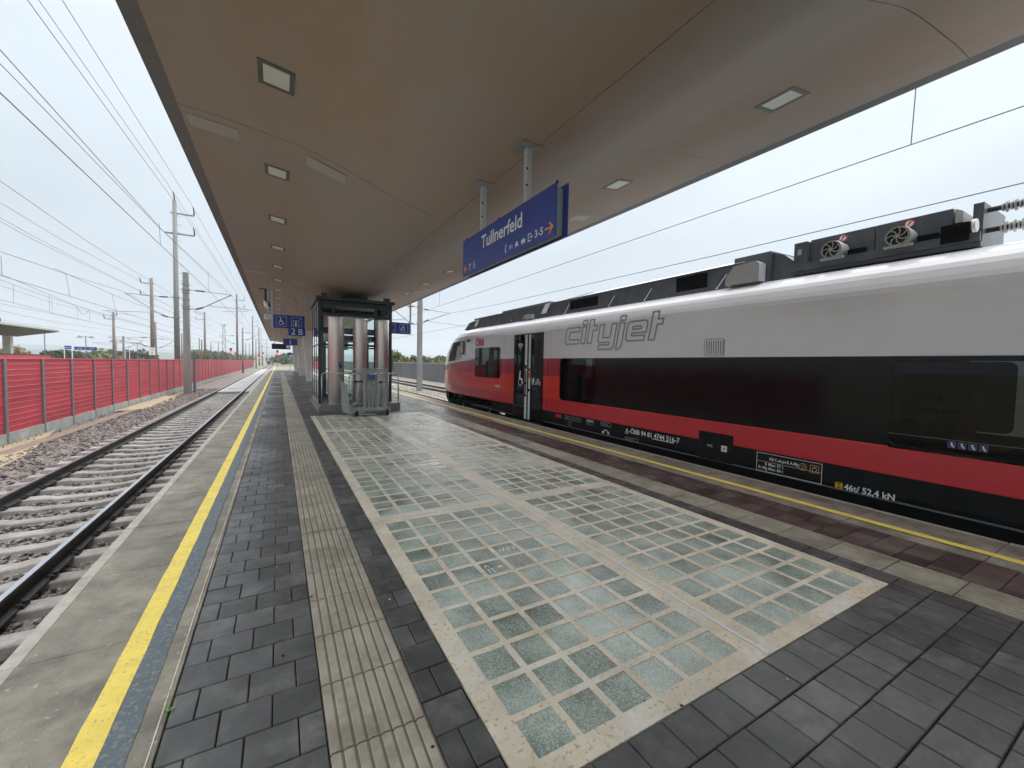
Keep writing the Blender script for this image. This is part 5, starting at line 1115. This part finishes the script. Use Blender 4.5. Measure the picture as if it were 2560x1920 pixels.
# ================================================================== FAR THINGS ON THE LEFT
fp = empty('far_canopy', (-26.5, 70, 4), 'grey winged canopy roof on the far platform behind the red barriers', 'canopy')
p_ = [(-31, 4.85), (-26.5, 3.75), (-22.95, 4.45), (-22.95, 4.66), (-26.5, 4.5), (-31, 5.1)]
b = MB(); b.prism([(-30.2, 4.55), (-26.5, 3.72), (-22.95, 4.46), (-22.95, 4.50), (-26.5, 4.2), (-30.2, 4.6)], 40, 70.2); b.build('soffit', 'canopy_far', fp)
b = MB(); b.box(-30.3, -22.9, 39.8, 70.0, 4.51, 4.72); b.build('roof_edge', 'canopy_far_edge', fp)
b = MB(); b.box(-26.85, -26.25, 68.2, 68.8, -.5, 4.0); b.build('column', 'column', fp); b = MB(); b.box(-26.8, -26.2, 66, 66.5, 4.72, 5.6); b.build('stack', 'mast_brown', fp)
def lamp(px, pyt, Y, label, arms=True, m='lamp_violet'):
    p = on_y(px, pyt, Y); t = empty('street_lamp', (p.x, Y, -.2), label, 'lamp post', 'platform lamps'); b = MB(); b.cyl((p.x, Y, -.3), (p.x, Y, p.z), .06, .05, 8); b.build('pole', m, t)
    if arms:
        b = MB(); b.cyl((p.x-.62, Y, p.z-.1), (p.x+.62, Y, p.z-.1), .03, n=6); b.build('cross_arm', 'mast_steel', t)
        for s in (-1, 1): b = MB(); b.cyl((p.x+s*.62, Y, p.z-.28), (p.x+s*.62, Y, p.z+.05), .36, .04, 10); b.build('shade', 'mast_steel', t)
    return p, t
pl, tl_ = lamp(214, 840, 80, 'twin shade platform lamp carrying two blue signs on the far platform')
b = MB(); b.box(pl.x-1.15, pl.x-.08, 79.9, 79.97, 2.48, 2.92); s1 = b.build('sign_board', 'sign_blue', tl_); b = MB(); b.box(pl.x+.08, pl.x+1.15, 79.9, 79.97, 2.48, 2.92); b.build('sign_board', 'sign_blue', tl_)
text('3 A', .3, FX((pl.x+.6, 79.89, 2.58)), 'sign_white', tl_, align='CENTER'); text('4 A', .3, FX((pl.x-.6, 79.89, 2.58)), 'sign_white', tl_, align='CENTER')
lamp(111, 832, 78, 'plain violet lamp pole rising beside the far grey canopy', arms=False); lamp(343, 856, 118, 'smaller twin shade platform lamp beyond the number plate mast'); lamp(291, 851, 96, 'twin shade lamp half hidden behind the brown lamp arm mast')
def nameboard(px0, px1, py0, py1, Y, label):
    a = on_y(px0, py0, Y); c_ = on_y(px1, py1, Y); t = empty('name_board', ((a.x+c_.x)/2, Y, -.2), label, 'sign', 'far name boards'); b = MB(); b.box(a.x, c_.x, Y, Y+.08, c_.z, a.z); b.build('face', 'sign_blue', t)
    for x in (a.x-.08, c_.x): b = MB(); b.box(x, x+.08, Y, Y+.08, -.3, a.z+.03); b.build('post', 'sign_white', t)
    text('Tullnerfeld', (a.z-c_.z)*.5, FX(((a.x+c_.x)/2, Y-.01, (a.z+c_.z)/2-.1)), 'sign_white', t, align='CENTER', xs=.8)
nameboard(161, 179, 864, 873, 82, 'blue station name board on white posts, on the far platform'); nameboard(313, 323, 875, 881, 122, 'tiny blue name board on white posts beside the short dark mast')
# signals showing red
for k, (px, py, Y, lab) in enumerate(((577, 878, 140, 'red signal lamp on a mast right of the lattice mast'), (647, 893, 200, 'lower red signal lamp of the pair at the barrier end'), (657, 886, 190, 'upper red signal lamp of the pair at the barrier end'), (693.5, 883, 140, 'red signal lamp hanging over the left track beyond the canopy'))):
    p = on_y(px, py, Y); t = empty('railway_signal', (p.x, Y, -.8), lab, 'signal', 'red signals'); b = MB(); b.cyl((p.x, Y+.2, -.9), (p.x, Y+.2, p.z+.9), .08, n=8); b.build('post', 'mast_steel', t)
    b = MB(); b.box(p.x-.28, p.x+.28, Y, Y+.15, p.z-.5, p.z+.9); b.build('head', 'board_dark', t)
    for dx, dz in ((-.1, -.3), (.1, -.3), (0, .0)): b = MB(); b.cyl((p.x+dx, Y-.12, p.z+dz), (p.x+dx, Y, p.z+dz), .15, n=12); b.build('lamp', 'signal_red', t)

# ================================================================== TREES AND HILLS
def tree(x, y, h, rx, m, label, n=1400, seed=1, z0=-1.0, leaf=.25):
    r = np.random.default_rng(seed); t = empty('tree', (x, y, z0), label, 'tree', 'trees in the distance')
    b = MB(); b.cyl((x, y, z0), (x, y, z0+h*.55), h*.035, h*.02, 7)
    cl = []
    for i in range(16):
        a = r.uniform(0, 6.28); e = r.uniform(.3, 1); d = rx*r.uniform(.2, .85)*(1.15-e*.6); c_ = (x+d*math.cos(a), y+d*math.sin(a), z0+h*(.25+.68*e)); cl.append((c_, rx*r.uniform(.28, .5)))
        b.cyl((x, y, z0+h*.3), c_, h*.012, h*.004, 5)
    b.build('trunk', 'bark', t); V = []; Fc = []
    per = n//16
    for c_, q in cl:
        for _ in range(per):
            d = r.normal(0, 1, 3); d /= np.linalg.norm(d); p = np.array(c_)+d*q*r.uniform(.35, 1.08)*np.array([1, 1, .8]); u = r.normal(0, 1, 3); u /= np.linalg.norm(u); v = np.cross(u, r.normal(0, 1, 3)); v /= np.linalg.norm(v)
            s = leaf*r.uniform(.6, 1.3); k = len(V); V += [tuple(p+u*s), tuple(p+v*s*.6), tuple(p-u*s), tuple(p-v*s*.6)]; Fc.append((k, k+1, k+2, k+3))
    me = bpy.data.meshes.new('crown'); me.from_pydata(V, [], Fc); me.materials.append(MATS[m]); link('crown', me, t)
def tree_px(px, pyt, Y, rx, m, label, seed, **k):
    p = on_y(px, pyt, Y); tree(p.x, Y, p.z+1.0, rx, m, label, seed=seed, **k)
for i, (px, py, Y, rx, m, lab) in enumerate(((24, 866, 90, 2.4, 'leaf_c', 'yellowing tree behind the far canopy column'), (45, 872, 95, 2.4, 'leaf_c', 'low yellow bush right of the far canopy column'), (140, 886, 120, 2.5, 'leaf_b', 'dark low bush left of the far name board'), (171, 881, 112, 2.4, 'leaf_b', 'rounded dark bush under the far blue name board'), (192, 886, 112, 2.6, 'leaf_b', 'small dark bush right of the far name board'),
        (243, 885, 150, 4, 'leaf_a', 'green bush left of the brown lamp arm mast'), (262, 882, 150, 4, 'leaf_a', 'green bush just left of the brown lamp arm mast'), (300, 887, 160, 4, 'leaf_b', 'dark bush behind the short dark mast'), (338, 886, 160, 4, 'leaf_b', 'dark bush under the smaller twin lamp'), (361, 884, 165, 4, 'leaf_b', 'dark bush left of the number plate mast'),
        (492, 877, 180, 4, 'leaf_a', 'pointed green tree left of the twin arm mast'), (522, 886, 200, 7, 'leaf_b', 'broad dark tree right of the twin arm mast'), (545, 888, 220, 7, 'leaf_b', 'broad dark tree before the lattice mast'), (566, 890, 230, 6, 'leaf_b', 'low dark tree left of the red signal'), (605, 893, 300, 8, 'leaf_a', 'far low tree line piece right of the slim mast'),
        (987, 878, 62, 1.6, 'leaf_a', 'thin leaning green tree above the grey wall beside the lift'), (1002, 890, 64, 2.0, 'leaf_a', 'bushy green tree above the grey wall beside the lift'), (1014, 893, 70, 2.2, 'leaf_c', 'yellow green bush above the grey wall left of the mast'), (1031, 896, 110, 3, 'leaf_b', 'small dark round tree left of the right mast'), (1062, 897, 130, 4, 'leaf_b', 'small dark tree just right of the right mast'), (1098, 894, 115, 3.6, 'leaf_a', 'rounded green tree above the wall near the train nose'), (1113, 898, 120, 3, 'leaf_b', 'small dark tree touching the train nose outline'),
        (706, 893, 260, 7, 'leaf_b', 'far dark tree at the end of the tracks'), (735, 892, 300, 9, 'leaf_b', 'far dark trees beyond the sector A sign'))):
    tree_px(px, py, Y, rx, m, lab, 20+i, n=1300 if Y < 130 else 800, leaf=.22 if Y < 100 else .4+Y/600)
def hills(name, y, x0, x1, base, amp, seed, m='hill'):
    r = np.random.default_rng(seed); n = 120; xs = np.linspace(x0, x1, n); ph = r.uniform(0, 6.28, 6); hz = base+amp*sum(math.pow(.6, i)*np.sin(xs/(x1-x0)*(5+i*7.3)+ph[i]) for i in range(6))/2
    b = MB(); yy = [y-260, y-120, y-30, y+120]; fr = [0, .55, .93, 1]
    for j in range(4):
        for i in range(n): b.v.append((xs[i], yy[j]+30*math.sin(i*.7+j), -3+(hz[i]+3)*fr[j]+(r.normal(0, 1.2) if 0 < j else 0)))
    for j in range(3):
        for i in range(n-1): b.f.append((j*n+i, j*n+i+1, (j+1)*n+i+1, (j+1)*n+i)); b.m.append(0)
    return tag(b.build(name, m, None, True), kind='structure')
hills('hill', 2600, -3200, 3200, 58, 16, 5); hills('hill', 1500, -2400, 2400, 16, 8, 8)

# ================================================================== HAZE
b = MB(); b.box(-3900, 3900, -600, 2900, -4, 130); hz = b.build('haze', 'void')
m = bpy.data.materials.new('haze'); m.use_nodes = True; t = m.node_tree; t.nodes.remove(t.nodes['Principled BSDF'])
pv = t.nodes.new('ShaderNodeVolumePrincipled'); pv.inputs['Color'].default_value = (.93, .96, 1, 1); pv.inputs['Density'].default_value = .0005; pv.inputs['Anisotropy'].default_value = .2
t.links.new(pv.outputs[0], t.nodes['Material Output'].inputs['Volume']); hz.data.materials.clear(); hz.data.materials.append(m); hz['kind'] = 'stuff'
